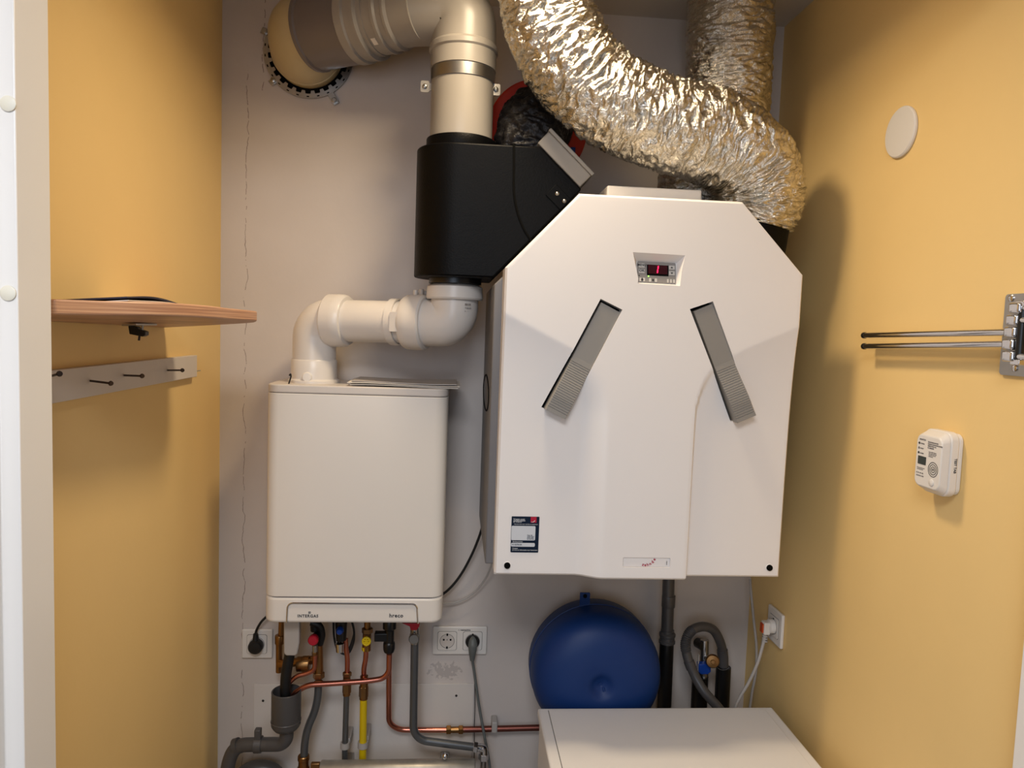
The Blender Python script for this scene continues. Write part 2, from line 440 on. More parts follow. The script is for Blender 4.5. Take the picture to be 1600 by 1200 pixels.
# cutters for the recesses of the cover
cut = MB()
def slot(q, y0, y1):
    cut.prism([V((*[w(*p)[0] for p in (a,)], y0, w(*a)[1])) for a in q], (0, y1-y0, 0))
SL = [(938, 467), (972, 484), (882, 655), (847, 637)]
SR = [(1077, 483), (1113, 471), (1178, 650), (1145, 660)]
slot(SL, 1.45, 1.548); slot(SR, 1.45, 1.548)
dr = [w(988, 394), w(1070, 399), w(1062, 447), w(996, 443)]
pr = [w(993, 406), w(1058, 410), w(1056, 443.5), w(994, 440)]
dt, db = YF + .016, YF + .005
hv = [V((x + (x-.41)*.35, 1.46, z + (.05*(z-1.84)))) for x, z in dr]
fr = [V((x, Y0-.0005, z)) for x, z in dr]
bk = [at(994.5, 408, dt), at(1057, 411.5, dt), at(1055.5, 444.5, db), at(994.5, 441, db)]
ext = [f_ + (f_ - b_)*.6 for f_, b_ in zip(fr, bk)]
cut.add(ext + bk, [(0,1,2,3), (7,6,5,4), (0,4,5,1), (1,5,6,2), (2,6,7,3), (3,7,4,0)])
holes = []
for px, py in ((793.5, 888), (1208, 891.5)):
    x, z = w(px, py); holes.append((x, z)); cut.cyl((x, 1.45, z), (x, 1.56, z), .0068, seg=28)
x0, z0 = w(973, 870); x1, z1 = w(1046, 886)
cut.prism([V((.5*(x0+x1)+a, 1.48, .5*(z0+z1)+b)) for a, b in rrect(x1-x0, z0-z1, .003)], (0, Y0+.0042-1.48, 0))
co = cut.build('cutter', 'dark', vu, smooth=False)
bo = cover.modifiers.new('cut', 'BOOLEAN'); bo.object = co; bo.operation = 'DIFFERENCE'; bo.solver = 'EXACT'
bpy.context.view_layer.update()
dg = bpy.context.evaluated_depsgraph_get()
nm = bpy.data.meshes.new_from_object(cover.evaluated_get(dg))
cover.modifiers.clear(); cover.data = nm; nm.materials.clear(); nm.materials.append(M['unit_white'])
for p in nm.polygons: p.use_smooth = True; p.material_index = 0
nm.set_sharp_from_angle(angle=math.radians(28))
bpy.data.objects.remove(co)
# casing behind the cover
cs = [(.079, zb+.006), (xr_-.012, zb+.006), (xr_-.012, tr[1]-.008), (tcr[0]-.01, zt-.01), (tcl[0]+.012, zt-.01), (.105, tl[1]-.004), (.079, tl[1]-.03)]
casing = MB().prism([(x, YF+.0755, z) for x, z in cs], (0, YB-.012-YF-.0755, 0)).build('casing', 'unit_side', vu, bevel=.003)
el = [V((.0788, 1.80 + .155*math.cos(2*PI*k/48), at(760, 613, 1.8).z + .042*math.sin(2*PI*k/48))) for k in range(49)]
MB().sweep(el, .0022, 8, cap=False).build('side_grip', 'dark', casing)
lidp = MB(); a = at(946, 292, 1.62); b = at(1092, 306, 1.62)
lidp.box((a.x, 1.60, zt-.008), (b.x, 1.80, a.z)); lidp.build('filter_cover', 'white_plastic', vu, bevel=.004)
# screw pits
for x, z in holes:
    MB().cyl((x, YF+.016, z), (x, YF+.03, z), .0066).build('screw_pit', 'dark', cover)
    MB().ring((x, Y0 + recess(x, z) - .0002, z), (0, 1, 0), .0073, .0008, 32, 8).build('screw_pit_rim', 'unit_white', cover)
# handles
def handle(q, name):
    p = [V((w(*a)[0], 0, w(*a)[1])) for a in q]         # tl, tr, br, bl
    top = (p[0]+p[1])/2; bot = (p[3]+p[2])/2
    ax = (bot-top); L = ax.length; ax.normalize(); wd = ((p[1]-p[0])+(p[2]-p[3]))/4
    side = wd - ax*wd.dot(ax); hw = side.length; side.normalize()
    # dark trough around the handle
    tro = MB(); tro.prism([V((a.x, YF+.024, a.z)) for a in p], (0, .022, 0)); tro.build('handle_recess', 'dark', vu, smooth=False)
    hw2 = hw - .0030; o = top + ax*.0062 + side*.0026; L2 = L - .0070
    mb = MB(); n = 400; prof = []
    for i in range(n+1):
        t = i/n
        y = YF - .001
        if t > .5: y -= .013*sm((t-.48)/.4)
        rib = 0
        if .54 < t < .97: rib = .0014 if ((t-.54)*50) % 1 < .35 else 0
        prof.append((t*L2, y + rib))
    vs = []
    for s_, y in prof:
        c = o + ax*s_
        for sd, yy in ((-1, YF+.03), (-1, y+.0012), (-.965, y), (.965, y), (1, y+.0012), (1, YF+.03)):
            q_ = c + side*(sd*hw2); vs.append(V((q_.x, yy, q_.z)))
    fs = [(i*6+k, i*6+k+1, (i+1)*6+k+1, (i+1)*6+k) for i in range(n) for k in range(5)]
    fs += [(0,1,2,3,4,5)[::-1], tuple(n*6+k for k in range(6))]
    mb.add(vs, fs)
    return mb.build('handle', 'handle', vu, angle=30)
handle(SL, 'handle'); handle(SR, 'handle')
# control panel
c4 = [V(b_) for b_ in bk]
ctr = sum(c4, V())/4; uu = (c4[1]-c4[0]).normalized(); vv = (c4[0]-c4[3]); vv = (vv - uu*vv.dot(uu)).normalized(); nn = uu.cross(vv)  # nn points to the room
if nn.y > 0: nn = -nn
pw, ph = (c4[1]-c4[0]).length*.96, (c4[0]-c4[3]).length*.98
pc = ctr + nn*.0004
panel = plate(pc, uu, vv, pw, ph, .002, nn*.0016).build('control_panel', 'panel_grey', vu)
pz = pc + nn*.0017
def chip(name, a, b, cw, ch, mt, par, th=.0008, r=.001):
    return plate(pz + uu*(a*pw) + vv*(b*ph), uu, vv, cw*pw, ch*ph, r, nn*th).build(name, mt, par)
chip('display_frame', .03, .10, .56, .52, 'dark', panel, .0004)
scr = chip('display', .03, .14, .50, .42, 'screen', panel, .0007)
dgm = MB()
for (a0, b0, a1, b1) in ((.033, .165, .046, .31), (.016, -.03, .03, .135)):
    P0 = pz + nn*.0008 + uu*(a0*pw) + vv*(b0*ph); P1 = pz + nn*.0008 + uu*(a1*pw) + vv*(b1*ph)
    dgm.obox((P0+P1)/2 + nn*.0001, uu*(.013*pw), nn*.0002, (P1-P0)/2)
dgm.build('digit', 'digit', panel)
bt = [chip('button', -.385, .30, .155, .20, 'button', panel), chip('button', -.385, .03, .155, .20, 'button', panel),
      chip('button', .395, .27, .15, .19, 'button', panel), chip('button', .395, .0, .15, .19, 'button', panel)]
for a in (-.42, -.33, -.17, -.02): chip('button', a+.0, -.38, .055, .17, 'button', panel)
for a in (.29, .37, .45): chip('button', a, -.38, .045, .17, 'button', panel)
led = MB().lathe(pz + uu*(-.21*pw) + vv*(-.20*ph), nn, [(0, 0), (.0012, 0), (.001, .0008), (0, .001)], 12).build('indicator_lamp', 'led', panel)
MB().lathe(pz + uu*(-.45*pw) + vv*(-.19*ph), nn, [(0, 0), (.0012, 0), (.001, .0008), (0, .001)], 12).build('indicator_lamp', 'dark', panel)
def sym(pts, a, b, par, mt='ink', sc=1.0):
    MB().prism([pz + nn*.0009 + uu*(a*pw+x*pw*sc) + vv*(b*ph+y*ph*sc) for x, y in pts], nn*.0002).build('symbol', mt, par, smooth=False)
sym([(-.035, -.035), (.035, -.035), (0, .05)], .395, .27, panel); sym([(-.035, .035), (0, -.05), (.035, .035)], .395, .0, panel)
sym([(-.03, -.05), (.03, -.05), (.03, .02), (0, .07), (-.03, .02)], -.375, -.38, panel); sym([(-.025, -.04), (.025, -.04), (.025, .04), (-.025, .04)], -.095, -.38, panel)
vd = vv
letters('lettering', [('MENU', -.385*pw, .27*ph, .0068, 'CENTER'), ('OK', -.385*pw, -.005*ph, .0078, 'CENTER')], 'ink', panel, pz + nn*.0010, uu, vd)
# name plate with curved red lettering
nx, nz_ = .5*(x0+x1), .5*(z0+z1)
MB().prism([V((nx+a, Y0+.0030, nz_+b)) for a, b in rrect(x1-x0-.003, z0-z1-.002, .002)], (0, .0008, 0)).build('name_plate', 'unit_white', cover)
arc = []
for i, ch in enumerate('zehnder'):
    t = -PI/2 - .30 + i*.24 + (i*i*.012)
    R_ = .022
    arc.append((ch, .003 + R_*math.cos(t)-.004, .0165 + R_*math.sin(t)+.0, .0092, 'CENTER', t + PI/2))
letters('lettering', arc, 'ink_red', cover, V((nx, Y0+.0027, nz_ - .0035)), X1, Z1)
letters('small_lettering', [('comfort', (x1-x0)/2-.006, -.006, .0028, 'LEFT', PI/2)], 'ink', cover, V((nx, Y0+.0027, nz_)), X1, Z1)
# sticker
st = thing('sticker', 'navy blue information sticker with red corner logo on the white unit front', 'sticker', V((w(821, 867)[0], YF + .018, w(821, 868)[1])))
s0, s1, s2, s3 = w(800, 810), w(844, 811), w(843, 868), w(799, 867)
sx_ = (s0[0]+s1[0]+s2[0]+s3[0])/4; sz_ = (s0[1]+s1[1]+s2[1]+s3[1])/4; sw = s1[0]-s0[0]; sh = s0[1]-s3[1]
pt_ = V((sx_, Y0 + recess(sx_, sz_+sh/2), sz_+sh/2)); pb_ = V((sx_, Y0 + recess(sx_, sz_-sh/2), sz_-sh/2))
SV = (pt_-pb_).normalized(); so = (pt_+pb_)/2 - Y1*.0006
plate(so, X1, SV, sw, sh, .0015, (0, -.0004, 0)).build('sheet', 'navy', st)
so2 = so - Y1*.0005
plate(so2 + X1*(-.06*sw) + SV*(.04*sh), X1, SV, .86*sw, .40*sh, .0025, (0, -.0002, 0)).build('white_field', 'ink_white', st)
plate(so2 + X1*(-.06*sw) + SV*(-.285*sh), X1, SV, .86*sw, .105*sh, .0025, (0, -.0002, 0)).build('number_field', 'ink_white', st)
lg = plate(so2 + X1*(.29*sw) + SV*(.415*sh), X1, SV, .21*sw, .165*sh, .0006, (0, -.0002, 0)).build('red_corner_logo', 'ink_red', st)
ca = so2 + X1*(.245*sw) + SV*(.425*sh) - Y1*.0004
MB().sweep([ca + X1*(.10*sw*math.cos(t)) + SV*(.10*sw*math.sin(t)) for t in [-2.0 + .2*i for i in range(9)]], [.0002+.00009*i for i in range(9)], 6).build('logo_stroke', 'ink_white', st)
letters('lettering', [('Vragen over', -.44*sw, .405*sh, .0050), ('uw ventilatie', -.44*sw, .37*sh, .0050), ('of filters?', -.44*sw, .335*sh, .0050),
    ('Scan de code voor service en onderhoud', -.40*sw, .275*sh, .0030), ('Serienummer', -.44*sw, -.215*sh, .0040),
    ('Contact', -.44*sw, -.40*sh, .0036), ('service en informatie voor bewoners', -.44*sw, -.445*sh, .0036)], 'ink_white', st, so2 - Y1*.0004, X1, SV)
letters('dark_lettering', [('Scan de', .08*sw, -.03*sh, .0036), ('code voor', .08*sw, -.065*sh, .0036), ('meer info', .08*sw, -.10*sh, .0036), ('en service', .08*sw, -.135*sh, .0036), ('N 0278-0A', -.45*sw, -.30*sh, .0046)], 'ink', st, so2 - Y1*.0005, X1, SV)

# ================================================================== black plenum with grey box
YP, RP = 1.75, .109
XC = at(721, 200, YP).x
RP = XC - at(649.5, 330, YP).x
yf = YP - RP
zt_p = at(740, 223, yf).z; zb_p = at(700, 431, yf).z
pl = thing('air_plenum', 'black foam air box with rounded left side between grey pipe and white unit', 'air box', (XC, YP, zb_p))
sl0 = at(838, 222, yf); sl1 = at(915, 302, yf)
poly = [(XC + RP*math.cos(t), YP + RP*math.sin(t)) for t in [PI/2 + PI*i/40 for i in range(41)]] + [(sl1.x+.12, yf), (sl1.x+.12, YP+RP)]
sd = (sl1 - sl0); sd.y = 0; sd.normalize(); sn = V((-sd.z, 0, sd.x)); sn = sn if sn.x > 0 else -sn
ch0 = V((xl_-.004, 0, tl[1])); ch1 = V((tcl[0]-.004, 0, zt)); cdv = (ch1-ch0).normalized(); cn = V((cdv.z, 0, -cdv.x))   # points down-right, into unit
def cutp(bm, L0):
    for co_, no_ in ((sl0, sn), (ch0 + V((-.001, 0, .001)), cn)):
        g = bm.verts[:] + bm.edges[:] + bm.faces[:]
        r = bmesh.ops.bisect_plane(bm, geom=g, plane_co=co_ - L0, plane_no=no_, clear_outer=True)
        ed = [e for e in r['geom_cut'] if isinstance(e, bmesh.types.BMEdge)]
        bmesh.ops.contextual_create(bm, geom=ed)
body = MB().prism([(x, y, zb_p) for x, y in poly], (0, 0, zt_p - zb_p)).build('housing', 'black', pl, bm_fn=cutp, bevel=.004)
MB().cyl((XC, YP, zt_p-.002), (XC, YP, at(720, 206, YP-.08).z), .0805, seg=48, rounds=.003).build('top_collar', 'black', pl)
MB().cyl((XC-.004, YP, zb_p-.012), (XC-.004, YP, zb_p+.002), .062, seg=40).build('bottom_collar', 'black_plastic', pl)
seam = spline([p_ + V((0, .0012, 0)) for p_ in (at(803, 224, yf), at(803, 262, yf), at(803, 300, yf), at(808, 330, yf), at(818, 357, yf), at(831, 378, yf))], 8)
MB().sweep(seam, .0034, 8).build('seam', 'dark', body)
bx = sl0 + sd*.004; lx = (at(903, 301, yf) - at(842, 227, yf)); lx.y = 0; Lb = lx.length
thk = .036
gb = MB(); c = sl0 + sd*(.003 + Lb/2) + sn*(thk*.5 + .001); c.y = (yf + YP + RP)/2 - .004
gbx = gb.obox(c, sd*(Lb/2), V((0, RP - .004, 0)), sn*(thk/2)).build('grey_box', 'greybox', pl, bevel=.003)
c2 = c + sn*(thk/2 + .004)
MB().obox(c2, sd*(Lb/2 + .002), V((0, RP - .001, 0)), sn*.0042).build('box_lid', 'greybox', gbx, bevel=.002)
pcn = at(872, 308, yf) - Y1*.001
MB().obox(pcn, sd*.0235, V((0, .0014, 0)), sn*.017).build('screw_plate', 'black', body, bevel=.0012)
for px, py in ((870.5, 303), (881.5, 314.5)):
    q = at(px, py, yf) - Y1*.002
    MB().lathe(q, (0, -1, 0), [(0, 0), (.0046, 0), (.0046, .001), (.0034, .0024), (.0012, .003), (.001, .0018), (0, .0018)], 20).build('screw', 'steel', body)

# ================================================================== grey air pipe
ap = thing('air_pipe', 'grey plastic air pipe bending from the wall opening down into the black air box', 'pipe', (XC, YP, at(720, 206, YP).z))
vtx = lambda y: at(721, y, YP)
zc_ = lambda y: vtx(y).z
rp = .0725
MB().cyl((XC, YP, zt_p), (XC, YP, zc_(76)), rp, seg=48).build('straight_pipe', 'pvc', ap)
zt1, zt2 = zc_(75), zc_(112)
MB().lathe((XC, YP, zt2), (0, 0, 1), [(rp, 0), (rp+.0035, .0005), (rp+.0035, zt1-zt2-.016), (rp+.007, zt1-zt2-.012), (rp+.007, zt1-zt2-.002), (rp+.002, zt1-zt2+.004), (rp, zt1-zt2+.006)], 48).build('socket', 'pvc', ap)
W4 = at(640, 19, 1.775); W3 = at(566, 37, 1.835); W2 = at(505, 47, 1.895)
top = V((XC, YP, W4.z + .004))
ep = fillet([V((XC, YP, zc_(80))), top, W4], .088, 20)
MB().sweep(ep, rp+.0015, 48).build('elbow', 'pvc', ap)
dv = (W4 - W2).normalized()
def seg_(t0, t1, prof, nm, mt):
    A = W2 + dv*t0
    return MB().lathe(A, dv, prof, 56).build(nm, mt, ap)
Ls = (W4-W2).length
q1 = Ls*.40
MB().lathe(W2 - dv*.030, dv, [(.091, 0), (.095, .003), (.095, .012), (.091, .016), (.091, q1+.012), (.0925, q1+.03)], 64).build('dark_bend', 'pvc_dark', ap)
MB().lathe(W2 + dv*(q1-.002), dv, [(.0, 0), (.0925, 0), (.0945, .002), (.0945, .022), (.0895, .026), (.089, .046), (.092, .048), (.092, .054), (.083, .058), (.083, .070)], 64).build('reducer', 'pvc', ap)
MB().lathe(W2 + dv*(q1+.066), dv, [(.081, 0), (.081, .026), (.0835, .028), (.0835, .034), (.078, .038), (.078, .052), (.080, .054), (.080, .060), (rp+.002, .066), (rp, .10), (rp, .12)], 64).build('socket', 'pvc', ap)
q = at(607, 77, 1.72); 
lbp = W2 + dv*(q1+.080) + (V((0, -.55, -.83)) - dv*dv.dot(V((0, -.55, -.83)))).normalized()*.0815
lu = dv; ln_ = (lbp - (W2 + dv*(q1+.080))).normalized(); lv = ln_.cross(lu)
MB().obox(lbp, lu*.006, lv*.009, ln_*.0004).build('paper_label', 'paper', ap)
# cream sleeve out of the wall with fixing ring
sv = thing('wall_sleeve', 'cream coloured pipe sleeve coming out of the cracked back wall', 'pipe', at(483, 84, 2.0))
wc = at(483, 84, YB)
pts = [wc + V((0, -.001, 0)), wc + V((0, -.04, 0)), W2 - dv*.055, W2 - dv*.02]
MB().sweep(spline(pts, 8), [.089]*25, 56).build('sleeve', 'cream', sv)
MB().ring(wc + V((0, -.034, 0)), (0, 1, 0), .0895, .0022, 56, 8).build('sleeve_ridge', 'cream', sv)
fr_ = thing('fixing_ring', 'perforated metal fixing ring screwed to the wall around cream sleeve', 'bracket', wc)
rg = MB(); RR = .112
rg.ring(wc + V((0, -.006, 0)), (0, 1, 0), RR-.002, 0, 64, sq=(.006, .0015)); rg.build('ring', 'steel', fr_)
tb = MB(); ho = MB()
for k in range(26):
    t = 2*PI*k/26; e = V((math.cos(t), 0, math.sin(t))); g = V((-math.sin(t), 0, math.cos(t)))
    c = wc + e*(RR-.010) + V((0, -.006, 0))
    tb.prism([c + g*.0065 + e*.004, c - g*.0065 + e*.004, c - g*.004 - e*.006, c + g*.004 - e*.006], (0, -.0012, 0))
    t2 = t + PI/26; e = V((math.cos(t2), 0, math.sin(t2))); g = V((-math.sin(t2), 0, math.cos(t2)))
    c = wc + e*(RR-.001) + V((0, -.0076, 0)); ho.obox(c, g*.0032, V((0, .0003, 0)), e*.0014)
tb.build('tab', 'steel', fr_); ho.build('dot_pattern', 'dark', fr_)
MB().lathe(wc + V((0, -.0005, 0)), (0, -1, 0), [(RR-.002, 0), (RR-.002, .001), (0, .001)], 56).build('gap', 'dark', fr_)
for px, py in ((415, 50), (428, 127), (523, 158)):
    c = at(px, py, YB-.004); e = (c - wc); e.y = 0; e.normalize(); g = V((-e.z, 0, e.x)); base = wc + e*(RR+.004)
    L_ = (c - base).length
    br_ = MB(); mid = (c + base)/2; mid.y = YB-.006; br_.obox(mid, e*(L_/2+.010), V((0, .001, 0)), g*.0085); bb = br_.build('lug', 'steel', fr_, bevel=.0008)
    h = c.copy(); h.y = YB-.007
    MB().lathe(h, (0, -1, 0), [(0, 0), (.0095, 0), (.0095, .0014), (.0066, .0016), (.0066, .0075), (.005, .0085), (0, .0085)], 6 if py != 127 else 16).build('bolt', 'steel', bb)
# pipe clamp
cl = thing('pipe_clamp', 'shiny metal clamp band with two screw lugs around grey pipe', 'clamp', (XC, YP, zc_(128)))
zc0 = zc_(122)
MB().lathe((XC, YP, zc0-.013), (0, 0, 1), [(rp+.0006, 0), (rp+.0022, 0), (rp+.0022, .026), (rp+.0006, .026)], 56).build('band', 'steel', cl)
for s_, px, py in ((-1, 664, 135), (1, 775, 140)):
    c = at(px, py, YP-.01)
    lgm = plate(c, X1, Z1, .020, .026, .004, (0, .003, 0)).build('lug', 'steel', cl)
    MB().obox(V(((c.x + XC + s_*rp)/2, YP-.008, c.z)), V((abs(c.x - XC - s_*rp)/2+.002, 0, 0)), V((0, .0015, 0)), V((0, 0, .008))).build('tongue', 'steel', lgm)
    MB().lathe(c, (0, -1, 0), [(0, 0), (.0058, 0), (.0058, .002), (.004, .0036), (.0015, .004), (.0012, .0024), (0, .0024)], 18).build('screw', 'steel', lgm)

# ================================================================== foil ducts
def crumple(amp, mm, fold, seed):
    # mm: metres of hose per path step; folds run round the hose and break up often
    sx = V((seed*3.1, seed*7.7, seed*1.3))
    def d(p, i, n, t):
        L_ = i*mm
        ct, st_ = math.cos(t), math.sin(t)
        a = noise.noise(p*8 + sx)*amp + noise.noise(p*22 + sx)*amp*.8
        warp = .012*noise.noise(p*16 + sx) + .006*noise.noise(p*42 - sx)
        r = abs(noise.noise(V(((L_+warp)*72, ct*2.1 + seed, st_*2.1))))*fold
        r2 = abs(noise.noise(V(((L_+warp*1.4)*165, ct*4.2 - seed, st_*4.2 + 3))))*fold*.55
        c = noise.cell_vector(p*38 + sx + noise.noise_vector(p*20)*.5)[0]*amp*.15
        e = abs(noise.noise(p*70 + sx))*amp*.7
        return a - r - r2 + e + c
    return d
def duct(name, label, ctrl, rad, mt, nper, seg, dsp, loc, matname):
    t = thing(name, label, 'duct', loc, 'foil air ducts' if name == 'foil_duct' else None)
    MB().sweep(spline(ctrl, nper), rad, seg, disp=dsp).build('foil_hose', matname, t, angle=180)
    return t
A_ = [at(850, -120, 1.63), at(851, -50, 1.62), at(853, 0, 1.61), at(867, 52, 1.61), at(897, 104, 1.61), at(940, 146, 1.61), at(993, 176, 1.61), at(1050, 198, 1.61), at(1104, 212, 1.62), at(1156, 238, 1.63), at(1181, 278, 1.645), at(1184, 318, 1.655), at(1175, 351, 1.66)]
dA = duct('foil_duct', 'silver foil duct curving from the ceiling across to right shoulder of white unit', A_, [.1035]*(60*11) + [.1035-.014*k/60 for k in range(60)] + [.0895], 'foil', 60, 150, crumple(.0045, .00106, .016, 1), A_[-1], 'foil')
c0 = A_[-1]; dn = (V((-.10, 0, -1)) ).normalized()
MB().cyl(c0 - dn*.012, c0 + dn*.075, .0835, .0815, seg=40).build('collar', 'black', dA)
B_ = [at(1140, -75, 1.84), at(1140, -20, 1.84), at(1140, 50, 1.84), at(1138, 110, 1.84), at(1136, 165, 1.84), at(1122, 220, 1.84), at(1098, 270, 1.84), at(1088, 326, 1.84)]
dB = duct('foil_duct', 'silver foil duct hanging straight from the ceiling beside the right wall corner', B_, .107, 'foil', 46, 130, crumple(.0045, .0018, .013, 2), B_[-1], 'foil')
C_ = [at(846, 200, 1.985), at(846, 196, 1.93), at(842, 188, 1.86), at(834, 194, 1.79), at(826, 222, 1.765), V((at(824, 230, 1.76).x, 1.76, zt_p-.01))]
dC = duct('black_hose', 'wrinkled black flexible hose behind the grey box, entering the black air box', C_, .083, 'black_foil', 26, 96, crumple(.004, .0022, .016, 3), C_[-1], 'black_foil')
# red wall plate behind the black hose
rc = at(840, 203, 1.99)
rpl = thing('wall_plate', 'round red wall plate with small blue label behind the black hose', 'wall plate', rc)
MB().lathe(V((rc.x, YB-.001, rc.z)), (0, -1, 0), [(0, 0), (.133, 0), (.133, .010), (.128, .014), (.1, .014), (.1, .05), (.09, .05), (.09, .012), (0, .012)], 64).build('disc', 'redplate', rpl)
qb = at(893, 240, YB-.017); plate(qb, X1, Z1, .02, .034, .001, (0, -.001, 0)).build('blue_label', 'blue', rpl)

# ================================================================== boiler
yb0, yb1 = 1.775, YB-.012
B0 = at(411, 934, yb0); B1 = at(701, 650, yb0)
bxl = .5*(at(413.5, 800, yb0).x + at(413.5, 700, yb0).x); bxr = .5*(at(701, 640, yb0).x + at(690, 950, yb0).x)
bzt = .5*(at(417, 600, yb0).z + at(702, 608.5, yb0).z); bzb = at(560, 974, yb0).z
bz1 = at(560, 617, yb0).z; bz2 = at(560, 934, yb0).z
bo_ = thing('boiler', 'white wall-hung combi boiler with chrome handle strip on its lower panel', 'boiler', (.5*(bxl+bxr), .5*(yb0+yb1), bzb))
bcx, bcy = .5*(bxl+bxr), .5*(yb0+yb1)
def bslab(z0, z1, g=0, r=.03):
    return MB().prism([(bcx+a, bcy+b, z0) for a, b in rrect(bxr-bxl-2*g, yb1-yb0-2*g, r, 8, (1,1,0,0))], (0, 0, z1-z0))
bslab(bz2+.0012, bz1-.0012).build('casing', 'boiler', bo_, bevel=.0015)
bslab(bz2-.004, bz1+.004, .0025).build('seam', 'ink_light', bo_)
bslab(bz1, bzt).build('top_cover', 'boiler_lid', bo_, bevel=.003)
lowp = bslab(bzb, bz2).build('bottom_panel', 'boiler', bo_, bevel=.007, bseg=4)
us = fillet([at(448, 973, yb0-.0015), at(449.5, 942, yb0-.0015), at(651.5, 943.5, yb0-.0015), at(653, 974, yb0-.0015)], .013, 10)
MB().sweep(us, .0022, 10).build('chrome_strip', 'chrome', bo_)
lo_ = at(481, 964.5, yb0-.0004)
letters('lettering', [('INTERGAS', 0, 0, .0098, 'CENTER', 0, 1.15)], 'ink', lowp, lo_, X1, Z1, .0003)
letters('emblem', [('III', .004, .009, .008, 'CENTER')], 'ink', lowp, lo_, X1, Z1, .0003)
letters('lettering', [('hreco', 0, 0, .0135, 'CENTER', 0, 1.1)], 'ink', lowp, at(619, 964.5, yb0-.0004), X1, Z1, .0003)
# underside connections plate
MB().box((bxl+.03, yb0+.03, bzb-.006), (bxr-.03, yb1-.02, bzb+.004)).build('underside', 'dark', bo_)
hk = at(454, 583, 1.80)
MB().sweep(spline([V((hk.x-.004, 1.80, bzt)), V((hk.x-.001, 1.80, bzt+.010)), V((hk.x+.001, 1.80, bzt+.018)), V((hk.x, 1.80, bzt+.024)), V((hk.x-.003, 1.80, bzt+.020))], 6), .0018, 8).build('wire_hook', 'rubber', bo_)

# flue from boiler to air box
YL = 1.88
fl = thing('flue_pipe', 'white plastic flue pipe stepping from boiler top to underside of black air box', 'pipe', V((at(491, 590, YL).x, YL, bzt)))
fx = at(491, 570, YL).x; rf = .0535
hz = at(570, 503, 1.85).z
YR = YP + .012
fxr = XC - .004
kA = V((fx, YL, hz)); kB = V((fxr, YR, hz + .004))
hd = (kB-kA).normalized(); hl = (kB-kA).length
e1 = fillet([V((fx, YL, bzt+.005)), kA, kA + hd*.09], .062, 16)
MB().sweep(e1, rf, 44).build('elbow', 'flue', fl)
MB().lathe((fx, YL, bzt), (0, 0, 1), [(0, 0), (rf+.010, 0), (rf+.010, .006), (rf+.003, .010), (rf+.003, .055), (rf+.001, .058), (rf, .058)], 44).build('boiler_collar', 'flue', fl)
MB().lathe((fx-.006, YL-rf-.001, bzt+.016), (0, -1, 0), [(0, 0), (.0125, 0), (.0125, .004), (.010, .007), (0, .0075)], 24).build('test_plug', 'white_plastic', fl)
def collar(p, d, r, L, nm='collar'):
    return MB().lathe(p, d, [(r-.012, -.001), (r-.004, 0), (r, .004), (r, L*.55), (r-.001, L-.008), (r-.006, L), (r-.014, L+.001)], 48).build(nm, 'flue', fl)
collar(kA + hd*.040, hd, rf+.0125, .052)
MB().sweep([kA + hd*.06, kB - hd*.08], rf-.002, 44).build('straight_pipe', 'flue', fl)
collar(kB - hd*.070, -hd, rf+.0135, .055)
e2 = fillet([kB - hd*.10, kB, V((fxr, YR, zb_p - .035))], .064, 16)
el2 = MB().sweep(e2, rf+.003, 44).build('elbow', 'flue', fl)
zc2 = at(711, 467, YR-.06).z
MB().lathe((fxr, YR, zc2), (0, 0, 1), [(rf-.003, 0), (rf+.012, .0), (rf+.0145, .004), (rf+.0125, .03), (rf+.006, zb_p-.012-zc2-.002), (rf, zb_p-.012-zc2)], 48).build('top_collar', 'flue', fl)
kp = kB - hd*.150
cb = MB().ring(kp, hd, rf+.0015, 0, 48, sq=(.0022, .009)).build('strap', 'flue', fl)
cp = kp + V((-.0, -1, 0))*(rf+.003)
plate(cp + V((0, -.001, 0)), hd, Z1, .022, .046, .003, (0, -.006, 0)).build('strap_clip', 'flue', fl)
tp = at(651, 458, 1.84)
MB().cyl(V((tp.x-.002, 1.84, hz+rf)), V((tp.x-.002, 1.84, tp.z+.008)), .0065, seg=16, rounds=.001).build('test_point', 'flue', fl)
MB().cyl(V((tp.x+.012, 1.84, hz+rf)), V((tp.x+.012, 1.84, tp.z+.010)), .006, seg=16, rounds=.001).build('test_point', 'flue', fl)
MB().box((tp.x+.018, 1.835, hz+rf-.004), (tp.x+.032, 1.845, tp.z+.006)).build('bracket', 'pvc', fl, bevel=.001)
lb = at(738, 480, YR-.052)
letters('lettering', [('80/125', -.016, .004, .006), ('T120 H1', -.016, -.004, .005), ('o - - -', -.016, -.011, .005)], 'ink_light', el2, V((lb.x-.004, YR-rf-.0045+.011, lb.z)), V((.84, .54, 0)), Z1)

